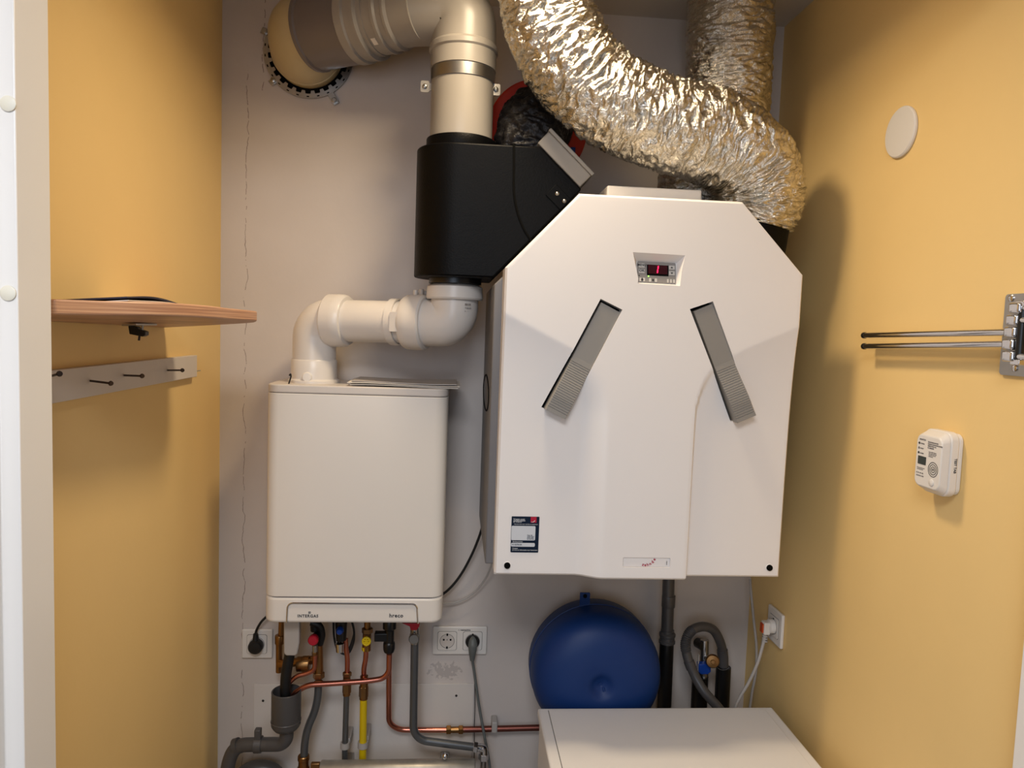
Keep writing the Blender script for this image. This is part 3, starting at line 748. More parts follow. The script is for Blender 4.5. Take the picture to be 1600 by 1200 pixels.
# booklet on boiler
bk_ = thing('booklet', 'grey paper booklet lying on top of the boiler, overhanging its right edge', 'booklet', V((at(620, 604, 1.80).x, 1.83, bzt)))
def sheet(xa, xb, ya, yb_, z, amp, ph, th):
    mb = MB(); nx_, ny = 24, 8; vs = []
    for s_ in (0, 1):
        for j in range(ny+1):
            for i in range(nx_+1):
                x = xa + (xb-xa)*i/nx_; y = ya + (yb_-ya)*j/ny
                vs.append((x, y, z + amp*(1+math.sin(i/nx_*PI*1.6 + ph + j*.15))*.5 + s_*th))
    N1 = (nx_+1)*(ny+1); idx = lambda s_, i, j: s_*N1 + j*(nx_+1) + i
    fs = []
    for j in range(ny):
        for i in range(nx_):
            fs.append((idx(0,i,j), idx(0,i,j+1), idx(0,i+1,j+1), idx(0,i+1,j))); fs.append((idx(1,i,j), idx(1,i+1,j), idx(1,i+1,j+1), idx(1,i,j+1)))
    for i in range(nx_):
        fs.append((idx(0,i,0), idx(0,i+1,0), idx(1,i+1,0), idx(1,i,0))); fs.append((idx(0,i,ny), idx(1,i,ny), idx(1,i+1,ny), idx(0,i+1,ny)))
    for j in range(ny):
        fs.append((idx(0,0,j), idx(1,0,j), idx(1,0,j+1), idx(0,0,j+1))); fs.append((idx(0,nx_,j), idx(0,nx_,j+1), idx(1,nx_,j+1), idx(1,nx_,j)))
    return mb.add(vs, fs)
xa, xb = at(548, 600, 1.80).x, at(716, 604, 1.80).x
sheet(xa, xb, 1.785, 1.93, bzt+.0008, .003, .2, .002).build('page', 'paper', bk_)
sheet(xa-.006, xb+.004, 1.782, 1.93, bzt+.0045, .004, .6, .0018).build('page', 'paper', bk_)
sheet(xa+.004, xb-.004, 1.786, 1.94, bzt+.0085, .003, 1.0, .0022).build('cover', 'plastic_clear', bk_)

# ================================================================== left wall things
# shelf, tilted a little towards the wall
sh_ = thing('shelf', 'wooden wall shelf with rounded end above the nail rail', 'shelf', (-.625, 1.3, 1.69))
near = at(98, 480, 1.03); tip = at(404, 498, 1.545)
crv = spline([V((near.x, 1.024, 0)), V((-.500, 1.085, 0)), V((-.450, 1.165, 0)), V((-.424, 1.28, 0)), V((-.417, 1.40, 0)), V((tip.x, 1.50, 0)), V((tip.x-.004, 1.545, 0)), V((tip.x-.035, 1.59, 0)), V((-.53, 1.615, 0)), V((-.624, 1.62, 0))], 8)
plan = [(-.624, 1.015), (near.x-.002, 1.016)] + [(p.x, p.y) for p in crv]
tilt = .085
def shz(x, t, y=1.3): return 1.689 + (x+.625)*tilt + t*.021 - .02*(y-1.1)
mbs = MB(); n_ = len(plan)
mbs.add([(x, y, shz(x, 0, y)) for x, y in plan] + [(x, y, shz(x, 1, y)) for x, y in plan],
        [tuple(range(n_))[::-1], tuple(range(n_, 2*n_))] + [(i, (i+1) % n_, n_+(i+1) % n_, n_+i) for i in range(n_)])
mbs.build('board', 'wood', sh_, bevel=.003)
bp_ = at(222, 506, 1.36); xs = bp_.x
hx = -.555
by = 1.36
pz_ = shz(at(215, 510, by).x, 0, by) - .001
xx = at(215, 510, by).x
brk = MB(); brk.obox((xx, by+.01, pz_-.002), V((.012, 0, .001)), V((0, .045, 0)), V((0, 0, .0015))); bk2 = brk.build('clip_plate', 'steel', sh_)
MB().prism([at(200, 509, by), at(213, 510, by), at(216, 514, by), at(227, 518, by), at(227, 524, by), at(222, 526, by), at(202, 522, by)], (0, .016, 0)).build('clip', 'black_plastic', bk2, bevel=.001)
MB().cyl(at(218, 525, by+.008), at(217, 532, by+.008), .002, seg=10).build('bolt', 'nail', bk2)
MB().cyl(at(223, 507, by+.008), at(222, 519, by+.008), .002, seg=10).build('bolt', 'steel', bk2)
# papers on the shelf
def curl(name, label, mt, y0, y1, x0_, x1_, h0, hh, th, cat='paper'):
    mb = MB(); n = 24; vs = []
    for s_ in (0, 1):
        for i in range(n+1):
            t = i/n; y = y0 + (y1-y0)*t
            for x in (x0_, x1_):
                vs.append((x, y, shz(x, 1, y) + .001 + h0 + hh*math.sin(PI*t)**1.2 + s_*th))
    N1 = (n+1)*2; fs = []
    for i in range(n):
        a = i*2; fs += [(a, a+1, a+3, a+2), (N1+a, N1+a+2, N1+a+3, N1+a+1), (a, a+2, N1+a+2, N1+a), (a+1, N1+a+1, N1+a+3, a+3)]
    fs += [(0, N1, N1+1, 1), (2*n, 2*n+1, N1+2*n+1, N1+2*n)]
    o = mb.add(vs, fs).build(name, mt); return tag(o, label, cat)
curl('paper_sheet', 'white paper sheet lying flat on the wooden shelf under a navy folder', 'paper', 1.12, 1.47, -.618, -.482, 0, .005, .0014)
curl('paper_folder', 'navy blue paper folder bulging up on the wooden shelf', 'navy_paper', 1.13, 1.34, -.616, -.488, .0048, .0055, .0025, 'folder')
# rail with nails
rl = thing('nail_rail', 'white wooden rail with protruding nails on left yellow wall', 'rail', (XL, 1.5, 1.563))
MB().box((XL, 1.06, 1.563), (XL+.014, 1.785, 1.614)).build('board', 'rail', rl, bevel=.0012)
def nail(px0, py0, px1, py1, X0=XL+.014, L=.045):
    p = atx(px0, py0, X0); q = atx(px1, py1, X0+L); d = (q-p).normalized()
    m_ = MB(); m_.cyl(p, q, .0019, seg=10); m_.cyl(q, q + d*.0022, .0044, .0036, seg=14)
    m_.build('nail', 'nail', rl)
nail(141, 595, 173, 599); nail(194, 586.5, 222, 587.5, L=.048); nail(262, 578.5, 285, 578.5, L=.05)
nail(74, 589, 93, 584, L=.04)
p_ = V((XL+.008, 1.785, 1.575)); MB().cyl(p_, p_ + V((.004, .028, .001)), .0012, seg=8).build('nail', 'steel', rl)

# ================================================================== right wall things
cpc = V((XR, 1.416, 2.118))
o = MB().lathe(cpc, (-1, 0, 0), [(0, 0), (.048, 0), (.0495, .0015), (.0495, .005), (.047, .0075), (.035, .0085), (0, .009)], 56).build('cover_plate', 'white_plastic')
tag(o, 'round white blank cover plate high on the right yellow wall', 'cover plate')
# folding drying rack
dk = thing('drying_rack', 'folded chrome towel rail with rods on right yellow wall', 'towel rail', (XR, 1.04, 1.66))
pa, pb = atx(1573, 460, XR-.004), atx(1570, 586, XR-.004)
zc_r = .5*(pa.z+pb.z); hp = pa.z-pb.z
bpz = plate(V((XR-.0005, pa.y-.03, zc_r)), V((0, -1, 0)), Z1, .062, hp, .006, V((-.0045, 0, 0))).build('base_plate', 'steel', dk)
for py in (466, 575):
    c = atx(1580 if py == 466 else 1586, py, XR-.005); MB().lathe(c, (-1, 0, 0), [(0, 0), (.0055, 0), (.0055, .0015), (.003, .003), (.001, .003), (.001, .0015), (0, .0015)], 18).build('screw', 'chrome', bpz)
xh = XR-.030
yh = atx(1578, 520, xh).y
MB().cyl((xh, yh-.022, pb.z+.018), (xh, yh-.022, pa.z-.018), .006, seg=18).build('spindle', 'black_plastic', dk)
for s_ in (pa.z-.018, pb.z+.022):
    MB().box((xh-.006, yh-.03, s_-.004), (XR-.004, yh-.012, s_+.004)).build('arm_support', 'chrome', dk, bevel=.001)
hubs = [482, 500.5, 519, 538, 556.5]
for i, py in enumerate(hubs):
    zc1 = atx(1576, py, xh).z
    yy = yh + (-.002, .002, .004, .006, .004)[i]
    hb = MB(); hb.obox((xh, yy-.012, zc1), V((.0095, 0, 0)), V((0, .0115, 0)), V((0, 0, .0082)))
    hbo = hb.build('hub', 'chrome', dk, bevel=.004, bseg=4)
    if i in (2, 3):
        e = atx(1352, 524 if i == 2 else 541, xh)
        s0_ = V((xh, yy-.002, zc1)); d = (e-s0_).normalized()
        MB().cyl(s0_, e, .0056, seg=20).build('rod', 'chrome', hbo)
        MB().cyl(e - d*.002, e + d*.007, .0064, seg=20, rounds=.0015).build('end_cap', 'black_plastic', hbo)
    else:
        MB().cyl((xh, yy-.02, zc1), (xh, .978, zc1), .0056, seg=20).build('rod', 'chrome', hbo)

# carbon monoxide alarm
cxa = XR
p0 = atx(1466, 722, XR-.02)
aw, ah, ad = .074, .113, .038
ay0, az0 = p0.y, p0.z
al = thing('alarm', 'white carbon monoxide alarm with small dark screen on right yellow wall', 'alarm', (XR, ay0, az0-ah/2))
U = V((0, -1, 0))                       # reading direction on the right wall
def aplate(x, wd, ht, r, d, dy=0, dz=0): return plate(V((x, ay0+dy, az0+dz)), U, Z1, wd, ht, r, V((-d, 0, 0)))
aplate(XR-.0005, aw-.006, ah-.006, .014, .008).build('back_plate', 'white_plastic', al, bevel=.002)
aplate(XR-.009, aw, ah, .017, .016).build('body', 'white_plastic', al, bevel=.003)
vs = []; r1 = rrect(aw-.003, ah-.003, .016); r2 = rrect(aw-.006, ah-.022, .013)
for rr, x in ((r1, XR-.0245), (r2, XR-.0395)):
    for a, b in rr: vs.append(V((x, ay0, az0+.0)) + U*a + Z1*b)
n_ = len(r1)
ff = MB().add(vs, [(i, (i+1) % n_, n_+(i+1) % n_, n_+i) for i in range(n_)] + [tuple(range(n_))[::-1], tuple(range(n_, 2*n_))])
face = ff.build('front_face', 'white_plastic', al, bevel=.002, angle=25)
fx0 = XR-.0396
fo = V((fx0, ay0, az0))
fwid, fhei = aw-.009, ah-.028
def fp(a, b): return fo + U*(a*fwid) + Z1*(b*fhei)
plate(fp(-.24, .0), U, Z1, .34*fwid, .17*fhei, .0006, V((-.0004, 0, 0))).build('screen', 'lcd', al)
for b, mt in ((.35, 'ink'), (.25, 'ink_light'), (.15, 'ink')):
    MB().lathe(fp(-.40, b), (-1, 0, 0), [(0, 0), (.0021, 0), (.0021, .0005), (0, .0008)], 16).build('indicator_lamp', mt, al)
spk = MB()
for R_ in (.0125, .0088, .0050, .0016): spk.ring(fp(.24, -.13), (1, 0, 0), R_, .0006, 36, 6)
spk.build('speaker_slot', 'ink', al)
MB().lathe(fp(.22, -.40), (-1, 0, 0), [(0, 0), (.0062, 0), (.006, .0012), (.004, .0022), (0, .0025)], 24).build('test_button', 'white_plastic', al)
letters('lettering', [('smartco', -.40*fwid, .42*fhei, .0052), ('POWER', -.34*fwid, .335*fhei, .0030), ('FAULT', -.34*fwid, .235*fhei, .0030), ('ALARM', -.34*fwid, .135*fhei, .0030),
    ('KOHLENMONOXID', -.04*fwid, .40*fhei, .0031), ('CARBON MONOXIDE ALARM', -.04*fwid, .36*fhei, .0029), ('DETECTEUR CO', -.04*fwid, .32*fhei, .0031), ('CO-MELDER', -.04*fwid, .28*fhei, .0031),
    ('Test weekly. Replace', .02*fwid, .205*fhei, .0024), ('after seven years. See', .02*fwid, .175*fhei, .0024), ('manual for use and', .02*fwid, .145*fhei, .0024), ('maintenance', .02*fwid, .115*fhei, .0024),
    ('Press to test the unit', -.42*fwid, -.17*fhei, .0024), ('once every week', -.42*fwid, -.20*fhei, .0024), ('30  50  100  300', -.44*fwid, -.28*fhei, .0029), ('120 60 10 3 TEST', -.44*fwid, -.34*fhei, .0029)], 'ink_light', face, fo + V((-.0003, 0, 0)), U, Z1)
letters('side_lettering', [('TEST TAB', 0, 0, .006, 'CENTER', -PI/2)], 'ink', al, V((XR-.017, ay0-aw/2-.0003, az0)), V((1, 0, 0)), Z1)

# ================================================================== sockets
def socket(name, label, ox, u, n, wd, ht, inserts, group=None):
    """face plate centred at ox on a wall; u reading direction, n out of wall"""
    u, n = V(u), V(n)
    t = thing(name, label, 'socket', ox - Z1*(ht/2), 'white wall sockets')
    fpz = plate(ox + n*.0005, u, Z1, wd, ht, .004, n*.009).build('face_plate', 'white_plastic', t, bevel=.003)
    for a in inserts:
        c = ox + u*a + n*.0096
        plate(c, u, Z1, .0545, .0545, .006, n*.0003).build('insert_gap', 'ink_light', fpz)
        ins = plate(c + n*.0004, u, Z1, .0525, .0525, .0055, n*.0016).build('insert', 'white_plastic', t, bevel=.0006)
        MB().lathe(c + n*.0021, n, [(.0205, 0), (.0205, .0004), (.0198, .0004), (.0195, -.0003), (0, -.0003)], 40).build('well_rim', 'ink_light', ins)
        MB().lathe(c + n*.0021, n, [(0, 0), (.0193, 0), (.0193, .0003), (0, .0003)], 40).build('well', 'boiler_lid', ins)
        for dx in (-.0095, .0095):
            MB().lathe(c + n*.0024 + u*dx + Z1*.004, n, [(0, 0), (.0028, 0), (.0028, .0003), (0, .0003)], 16).build('pin_hole', 'dark', ins)
        MB().lathe(c + n*.0024 + Z1*.004, n, [(0, 0), (.0018, 0), (.0018, .0004), (0, .0004)], 12).build('centre_screw', 'steel', ins)
        for b in (-.0185, .0185):
            MB().obox(c + n*.0027 + Z1*b, u*.0022, n*.0004, Z1*.0032).build('earth_contact', 'dark', ins)
    return t, fpz
q = at(403, 1004, YB)
t1, _ = socket('wall_socket', 'single white wall socket with black plug left below the boiler', q, X1, (0, -1, 0), .082, .082, [0])
q2 = at(718.5, 999, YB)
t2, fp2 = socket('wall_socket', 'double white wall socket with one grey plug below the boiler', q2, X1, (0, -1, 0), .152, .081, [-.0355, .0355])
letters('lettering', [('t  wasmachine', .012, 0, .0058, 'CENTER')], 'ink', fp2, q2 + V((0, -.0101, .0295)), X1, Z1)
q3 = V((XR, 1.815, .945))
t3, _ = socket('wall_socket', 'single white wall socket with white plug low on the right wall', q3, (0, -1, 0), (-1, 0, 0), .084, .09, [0])
# plugs with their cords
def cord(mb_parent, pts, r, mt, nm='cord', n=10): return MB().sweep(spline(pts, n), r, 10).build(nm, mt, mb_parent)
pg = thing('power_plug', 'black plug with black cord in the single socket left of boiler pipes', 'plug', q + V((0, -.03, 0)), 'plugs in the wall sockets')
n_ = V((0, -1, 0)); c = q + n_*.012 + Z1*-.001
MB().lathe(c, n_, [(0, 0), (.0185, 0), (.0192, .004), (.0192, .018), (.016, .023), (0, .024)], 32).build('plug_body', 'rubber', pg)
MB().sweep([c + n_*.012 + Z1*.012, c + n_*.012 + Z1*.036], [.009, .0065], 16).build('cord_grip', 'rubber', pg)
cord(pg, [c + n_*.012 + Z1*.034, c + n_*.012 + V((.002, 0, .046)), V((at(408, 972, 1.97).x, 1.97, at(408, 972, 1.97).z)), at(420, 960, 1.97)], .0033, 'rubber')
pg2 = thing('power_plug', 'grey plug with grey cord hanging from the double socket', 'plug', q2 + V((.035, -.03, 0)), 'plugs in the wall sockets')
c = q2 + X1*.0355 + n_*.012
MB().lathe(c, n_, [(0, 0), (.0188, 0), (.0192, .002), (.0192, .006), (.017, .008), (0, .0085)], 32).build('plug_base', 'rubber', pg2)
bdv = [(c + n_*.010 + Z1*.013, .006), (c + n_*.020 + Z1*.010, .0105), (c + n_*.024 + Z1*.0, .0125), (c + n_*.024 - Z1*.014, .0115), (c + n_*.022 - Z1*.030, .009), (c + n_*.020 - Z1*.046, .0062)]
pth = spline([a for a, _ in bdv], 6); rads = []
for i in range(len(bdv)-1): rads += [bdv[i][1] + (bdv[i+1][1]-bdv[i][1])*k/6 for k in range(6)]
MB().sweep(pth, rads + [bdv[-1][1]], 20).build('plug_body', 'cable_grey', pg2)
cord(pg2, [c + n_*.020 - Z1*.044, at(741, 1050, YB-.03), at(748, 1100, YB-.035), at(756, 1145, YB-.05), at(764, 1190, YB-.06), at(770, 1240, YB-.06)], .0038, 'cable_grey')
pg3 = thing('power_plug', 'white plug with orange tab in the socket on right wall', 'plug', q3 + V((-.03, 0, 0)), 'plugs in the wall sockets')
n3 = V((-1, 0, 0)); c = q3 + n3*.012
MB().lathe(c, n3, [(0, 0), (.0185, 0), (.019, .003), (.018, .012), (.012, .016), (0, .017)], 28).build('plug_base', 'white_plastic', pg3)
MB().obox(c + n3*.020 - Z1*.004, n3*.009, V((0, .012, 0)), Z1*.017).build('plug_body', 'white_plastic', pg3, bevel=.004)
MB().obox(c + n3*.0305 - Z1*.004, n3*.0022, V((0, .008, 0)), Z1*.012).build('orange_tab', 'orange', pg3, bevel=.001)
gr = MB(); 
for k in range(3): gr.lathe(c + n3*.020 - Z1*(.024 + k*.007), (-.25, 0, -1), [(0, 0), (.0075, 0), (.0075, .0035), (.006, .004), (0, .004)], 14)
gr.sweep([c + n3*.02 - Z1*.02, c + n3*.024 - Z1*.046], .005, 12); gr.build('cord_grip', 'cable_white', pg3)
cord(pg3, [c + n3*.023 - Z1*.042, at(1184, 1035, 1.80), at(1170, 1066, 1.80), at(1156, 1090, 1.80), at(1148, 1112, 1.80), at(1146, 1160, 1.80)], .0042, 'cable_white')

# loose cables
o = MB().sweep(spline([at(1172, 905, 1.93), at(1174, 930, 1.91), at(1178, 970, 1.90), at(1182, 1010, 1.89), at(1181, 1050, 1.89), at(1174, 1090, 1.89), at(1168, 1160, 1.89), V((at(1168, 1160, 1.89).x, 1.89, FZ))], 8), .0036, 10).build('cable', 'cable_white')
tag(o, 'pale cable hanging down the right wall corner under the white unit', 'cable')
o = MB().sweep(spline([at(757, 808, 1.94), at(751, 832, 1.95), at(738, 865, 1.96), at(720, 898, 1.97), at(700, 922, 1.97), at(676, 938, 1.975)], 8), .0036, 10).build('cable', 'rubber')
tag(o, 'black cable running down from the white unit behind the boiler', 'cable')
o = MB().sweep(spline([at(757, 810, 1.96), at(762, 830, 1.95), at(770, 855, 1.93), at(769, 878, 1.94), at(758, 905, 1.965), at(738, 928, 1.975), at(712, 941, 1.975), at(680, 944, 1.975)], 8), .0024, 10).build('cable', 'cable_white')
tag(o, 'thin white cable looping beside the boiler lower right corner', 'cable')
o = MB().sweep(spline([at(742, 1068, YB-.003), at(742, 1110, YB-.028), at(741, 1137, YB-.033), at(741, 1160, YB-.03), at(740, 1230, YB-.01), V((at(740, 1230, YB-.01).x, YB-.01, FZ))], 6), .0012, 8).build('wire', 'ink')
tag(o, 'thin dark wire hanging down the wall beside the grey cord', 'wire')
# wire from air box to unit
# ================================================================== access panel on the back wall
a0, a1 = at(397, 1069, YB-.004), at(741, 1067, YB-.004)
apn = thing('access_panel', 'white painted board on the wall behind the boiler pipes', 'panel', V(((a0.x+a1.x)/2, YB, .35)))
bpn = MB().box((a0.x, YB-.005, .35), (a1.x, YB-.0005, a0.z)).build('board', 'white_wall', apn, bevel=.001)
for px, py in ((411, 1095), (713, 1087)):
    MB().lathe(at(px, py, YB-.005), (0, -1, 0), [(0, 0), (.0035, 0), (.003, .0012), (0, .0014)], 14).build('screw', 'ink', bpn)

# ================================================================== pipework under the boiler
def pipe(pts, r, mt, nm, par, fr=.03, seg=18): return MB().sweep(fillet(pts, fr, 10), r, seg).build(nm, mt, par)
def hexnut(p, ax, r, h, mt, par, nm='nut', seg=6): return MB().lathe(p, ax, [(0, 0), (r-.0012, 0), (r, .0012), (r, h-.0012), (r-.0012, h), (0, h)], seg).build(nm, mt, par, angle=20)
D = V((0, 0, -1))
YQ = 1.92
# a: ochre brass pipe
t = thing('brass_pipe', 'ochre brass pipe under the left end of the boiler', 'pipe', at(437, 1050, 1.94))
pipe([at(440, 965, 1.94), at(439, 995, 1.94)], .0075, 'brass', 'upper_pipe', t)
MB().cyl(at(437, 992, 1.94), at(437, 1006, 1.94), .0125, seg=20, rounds=.002).build('union', 'brass', t)
pipe([at(436, 1005, 1.94), at(436, 1050, 1.94)], .0085, 'brass', 'lower_pipe', t)
# b: milky siphon and black drain hose
t = thing('siphon', 'milky plastic siphon with black hose leading into the grey funnel', 'siphon', at(455, 1080, 1.86))
s0_ = at(456, 998, 1.84)
vs = []
mbq = MB(); yq = 1.83
mbq.prism([at(443, 968, yq), at(468, 968, yq), at(467.5, 1005, yq), at(464.5, 1022, yq), at(461, 1025.5, yq), at(446, 1025, yq), at(443, 1020, yq)], (0, .024, 0)).build('cup', 'plastic_clear', t, bevel=.004)
hp_ = spline([at(457, 990, 1.865), at(453, 1020, 1.865), at(447, 1055, 1.865), at(446, 1085, 1.865), at(448, 1105, 1.865)], 8)
MB().sweep(hp_, .0135, 20).build('drain_hose', 'rubber', t)
# c: grey funnel and trap
YG = 1.865
fun = thing('drain_funnel', 'grey plastic drain funnel with curved trap pipe below the boiler', 'drain', at(447, 1140, YG))
gx = at(447.5, 1080, YG).x; gzt = at(447, 1079, YG).z; gzb = at(447, 1133, YG).z; rg_ = .0375
MB().lathe((gx, YG, gzb), (0, 0, 1), [(.018, -.012), (.03, -.008), (rg_-.003, -.002), (rg_, .004), (rg_, gzt-gzb-.001), (rg_-.001, gzt-gzb), (rg_-.0035, gzt-gzb), (rg_-.004, gzt-gzb-.002), (rg_-.004, .008), (0, .006)], 44).build('cup', 'pvc_pipe', fun)
MB().lathe((gx, YG, gzb), (0, 0, 1), [(rg_+.0002, .012), (rg_+.001, .013), (rg_+.001, .015), (rg_+.0002, .016)], 44).build('cup_rim', 'pvc_pipe', fun)
tp_ = fillet([V((gx+.003, YG, gzb-.004)), at(447, 1163, YG), at(405, 1163, YG+.01), at(368, 1164, YG+.02), at(355, 1195, YG+.02), V((at(354, 1260, YG+.02).x, YG+.02, FZ))], .045, 10)
MB().sweep(tp_, .0178, 24).build('trap_pipe', 'pvc_pipe', fun)
MB().sweep([at(373, 1164, YG+.018), at(366, 1166, YG+.02)], .0192, 24).build('ridge', 'pvc_pipe', fun)
kc = at(403.5, 1163, YG+.01)
MB().ring(kc, X1, .020, 0, 32, sq=(.0018, .009)).build('clamp', 'pvc_pipe', fun, bevel=.0005)
MB().box((kc.x-.008, kc.y-.012, kc.z+.016), (kc.x+.008, kc.y+.006, kc.z+.044)).build('clamp_lug', 'pvc_pipe', fun, bevel=.002)
o = thing('drain_pipe', 'grey plastic pipe bend low behind the funnel trap', 'pipe', at(405, 1240, 1.90))
MB().sweep(fillet([V((at(374, 1250, 1.95).x, 1.95, FZ)), at(374, 1202, 1.95), at(438, 1202, 1.95), V((at(438, 1260, 1.95).x, 1.95, FZ))], .05, 10), .024, 24).build('bend', 'pvc_pipe', o)
# d: filling valve with red knob
t = thing('heating_pipe', 'brass valve with red knob and grey pipe running down to a brass nut', 'pipe', at(475, 1200, YQ))
pipe([at(492, 964, 1.90), at(493, 985, 1.90)], .013, 'rubber', 'valve_top', t)
MB().sweep(spline([at(486, 972, 1.88), at(499, 978, 1.88), at(503, 992, 1.89), at(500, 1006, 1.90)], 6), .009, 14).build('black_hose', 'rubber', t)
ko = at(489.5, 1000, 1.855)
kn = MB(); kn.lathe(ko + V((0, .010, 0)), (0, -1, 0), [(0, 0), (.012, 0), (.0132, .003), (.0132, .014), (.011, .017), (0, .0175)], 28); kn.build('red_knob', 'red', t)
MB().cyl(ko + V((0, .008, 0)), ko + V((.006, .05, .0)), .010, seg=18).build('valve_neck', 'black_plastic', t)
MB().cyl(at(492, 1008, 1.87), at(492, 1018, 1.87), .0068, seg=18).build('ferrule', 'steel', t)
hexnut(at(492, 1018, 1.87), D, .0078, .010, 'brass', t)
pipe([at(492, 1022, 1.87), at(491.5, 1047, 1.87), at(478, 1053, 1.87), at(463, 1056, 1.87), at(452, 1067, 1.87)], .0058, 'copper', 'overflow_pipe', t, .022)
MB().cyl(at(497, 1000, 1.905), at(498, 1050, 1.905), .0125, seg=20).build('valve_body', 'brass', t)
MB().cyl(at(497, 1030, 1.905), at(437, 1038, 1.935), .0115, seg=20).build('side_branch', 'brass', t)
kb = MB(); c0_, c1_ = at(484, 1037, 1.902), at(464, 1038, 1.902); dd = (c1_-c0_)
kb.cyl(c0_, c1_, .0195, seg=28, rounds=.002)
u_ = dd.normalized(); a_ = Z1; 
for k in range(28):
    tt = 2*PI*k/28; e = V((0, math.cos(tt), math.sin(tt))); kb.obox(c0_ + dd*.32 + e*.0195, u_*(dd.length*.24), e*.0012, u_.cross(e)*.0011)
kb.build('knurled_nut', 'brass', t)
hexnut(at(498, 1050, 1.905), D, .0155, .016, 'brass', t)
hexnut(at(498, 1064, 1.905), D, .0125, .008, 'brass', t)
pipe([at(497.5, 1066, 1.905), at(497, 1088, 1.905), at(492, 1112, 1.905), at(481, 1136, 1.905), at(476, 1160, 1.905), at(475, 1186, 1.905)], .0102, 'coated', 'grey_pipe', t, .03)
MB().lathe(at(474.5, 1180, 1.905), D, [(0, 0), (.014, 0), (.0155, .002), (.0155, .012), (.0135, .014), (.0135, .03), (.016, .033), (.016, .06), (0, .06)], 24).build('nut', 'brass', t)
MB().obox(at(493, 1197, 1.905), V((.012, 0, 0)), V((0, .006, 0)), V((0, 0, .010))).build('brass_lug', 'brass', t, bevel=.002)
# e: cold water with blue knob
t = thing('water_pipe', 'copper and grey water pipe with blue knob valve under the boiler', 'pipe', at(541, 1190, YQ))
MB().cyl(at(533, 964, 1.89), at(533, 1000, 1.89), .017, .013, seg=24).build('valve_body', 'black_plastic', t)
kn = MB(); ko = at(530.5, 987, 1.86); kn.lathe(ko + V((0, .012, 0)), (0, -1, 0), [(0, 0), (.0095, 0), (.010, .003), (.0085, .013), (.006, .016), (0, .0165)], 24); kn.build('blue_knob', 'blue', t)
MB().cyl(at(531, 1005, 1.885), at(531, 1018, 1.885), .0115, .010, seg=20).build('ferrule', 'chrome', t)
for k, (dx, w_) in enumerate(((0, 0), (6, 4), (10, 9))):
    MB().sweep(spline([at(521+dx, 968, 1.90), at(522+dx, 995, 1.905), at(528+dx*.8, 1016-w_, 1.91), at(543+dx*.2, 1022-w_, 1.91), at(552, 1005-w_, 1.91), at(553, 985, 1.91), at(549, 968, 1.91)], 6), .0028, 8).build('black_wire', 'rubber', t)
pipe([at(540, 998, 1.90), at(540.5, 1012, 1.90), at(543, 1028, 1.905), at(542.5, 1060, 1.905)], .0068, 'copper', 'copper_pipe', t, .02)
hexnut(at(542.5, 1050, 1.905), D, .0118, .011, 'brass', t)
MB().cyl(at(542, 1055, 1.905), at(541.5, 1086, 1.905), .0100, seg=20).build('coupling', 'brass', t)
hexnut(at(542, 1068, 1.905), D, .0115, .026, 'brass', t)
pipe([at(541.5, 1084, 1.905), at(539, 1165, 1.925), V((at(538.5, 1230, 1.925).x, 1.935, FZ))], .0078, 'coated', 'grey_pipe', t, .03)
kc = at(539, 1164, 1.925)
MB().ring(kc, Z1, .0105, 0, 24, sq=(.002, .008)).build('clip', 'cable_white', t)
MB().box((kc.x-.009, kc.y+.006, kc.z-.012), (kc.x+.013, YB-.006, kc.z+.014)).build('clip_base', 'cable_white', t, bevel=.002)
# f: gas
t = thing('gas_pipe', 'yellow gas pipe with small yellow valve under the boiler', 'pipe', at(567, 1190, YQ))
MB().cyl(at(574, 964, 1.90), at(574, 985, 1.90), .0085, seg=18).build('upper_pipe', 'brass', t)
hexnut(at(574, 981, 1.90), D, .0145, .014, 'brass', t)
MB().cyl(at(573.5, 990, 1.90), at(572.5, 1016, 1.90), .0115, seg=20).build('valve_body', 'brass', t)
kn = MB(); ko = at(572.5, 1002, 1.885)
kn.ring(ko, (0, -1, 0), .0095, .003, 24, 8); kn.obox(ko, V((.002, 0, 0)), V((0, .003, 0)), V((0, 0, .012))); kn.obox(ko, V((.009, 0, .006)), V((0, .0025, 0)), V((-.001, 0, .0018))); kn.obox(ko, V((.009, 0, -.006)), V((0, .0025, 0)), V((.001, 0, .0018)))
kn.build('yellow_knob', 'gas', t)
hexnut(at(572, 1010, 1.90), D, .012, .011, 'gas', t)
pipe([at(572, 1015, 1.90), at(571.5, 1030, 1.90), at(568.5, 1044, 1.90), at(568.5, 1065, 1.90)], .0068, 'copper', 'copper_pipe', t, .02)
MB().cyl(at(569, 1056, 1.90), at(569, 1062, 1.90), .0105, seg=18).build('nut', 'brass', t)
MB().cyl(at(569, 1062, 1.90), at(568, 1092, 1.90), .0112, seg=20).build('coupling', 'brass', t)
hexnut(at(568.3, 1072, 1.90), D, .0125, .03, 'brass', t)
pipe([at(568, 1090, 1.90), at(567, 1165, 1.92), V((at(567, 1230, 1.92).x, 1.935, FZ))], .0098, 'gas', 'yellow_pipe', t, .03)
kc = at(567, 1163, 1.92)
MB().ring(kc, Z1, .0122, 0, 24, sq=(.0018, .008)).build('clip', 'cable_white', t)
MB().box((kc.x-.009, kc.y+.008, kc.z-.012), (kc.x+.014, YB-.006, kc.z+.018)).build('clip_base', 'cable_white', t, bevel=.002)
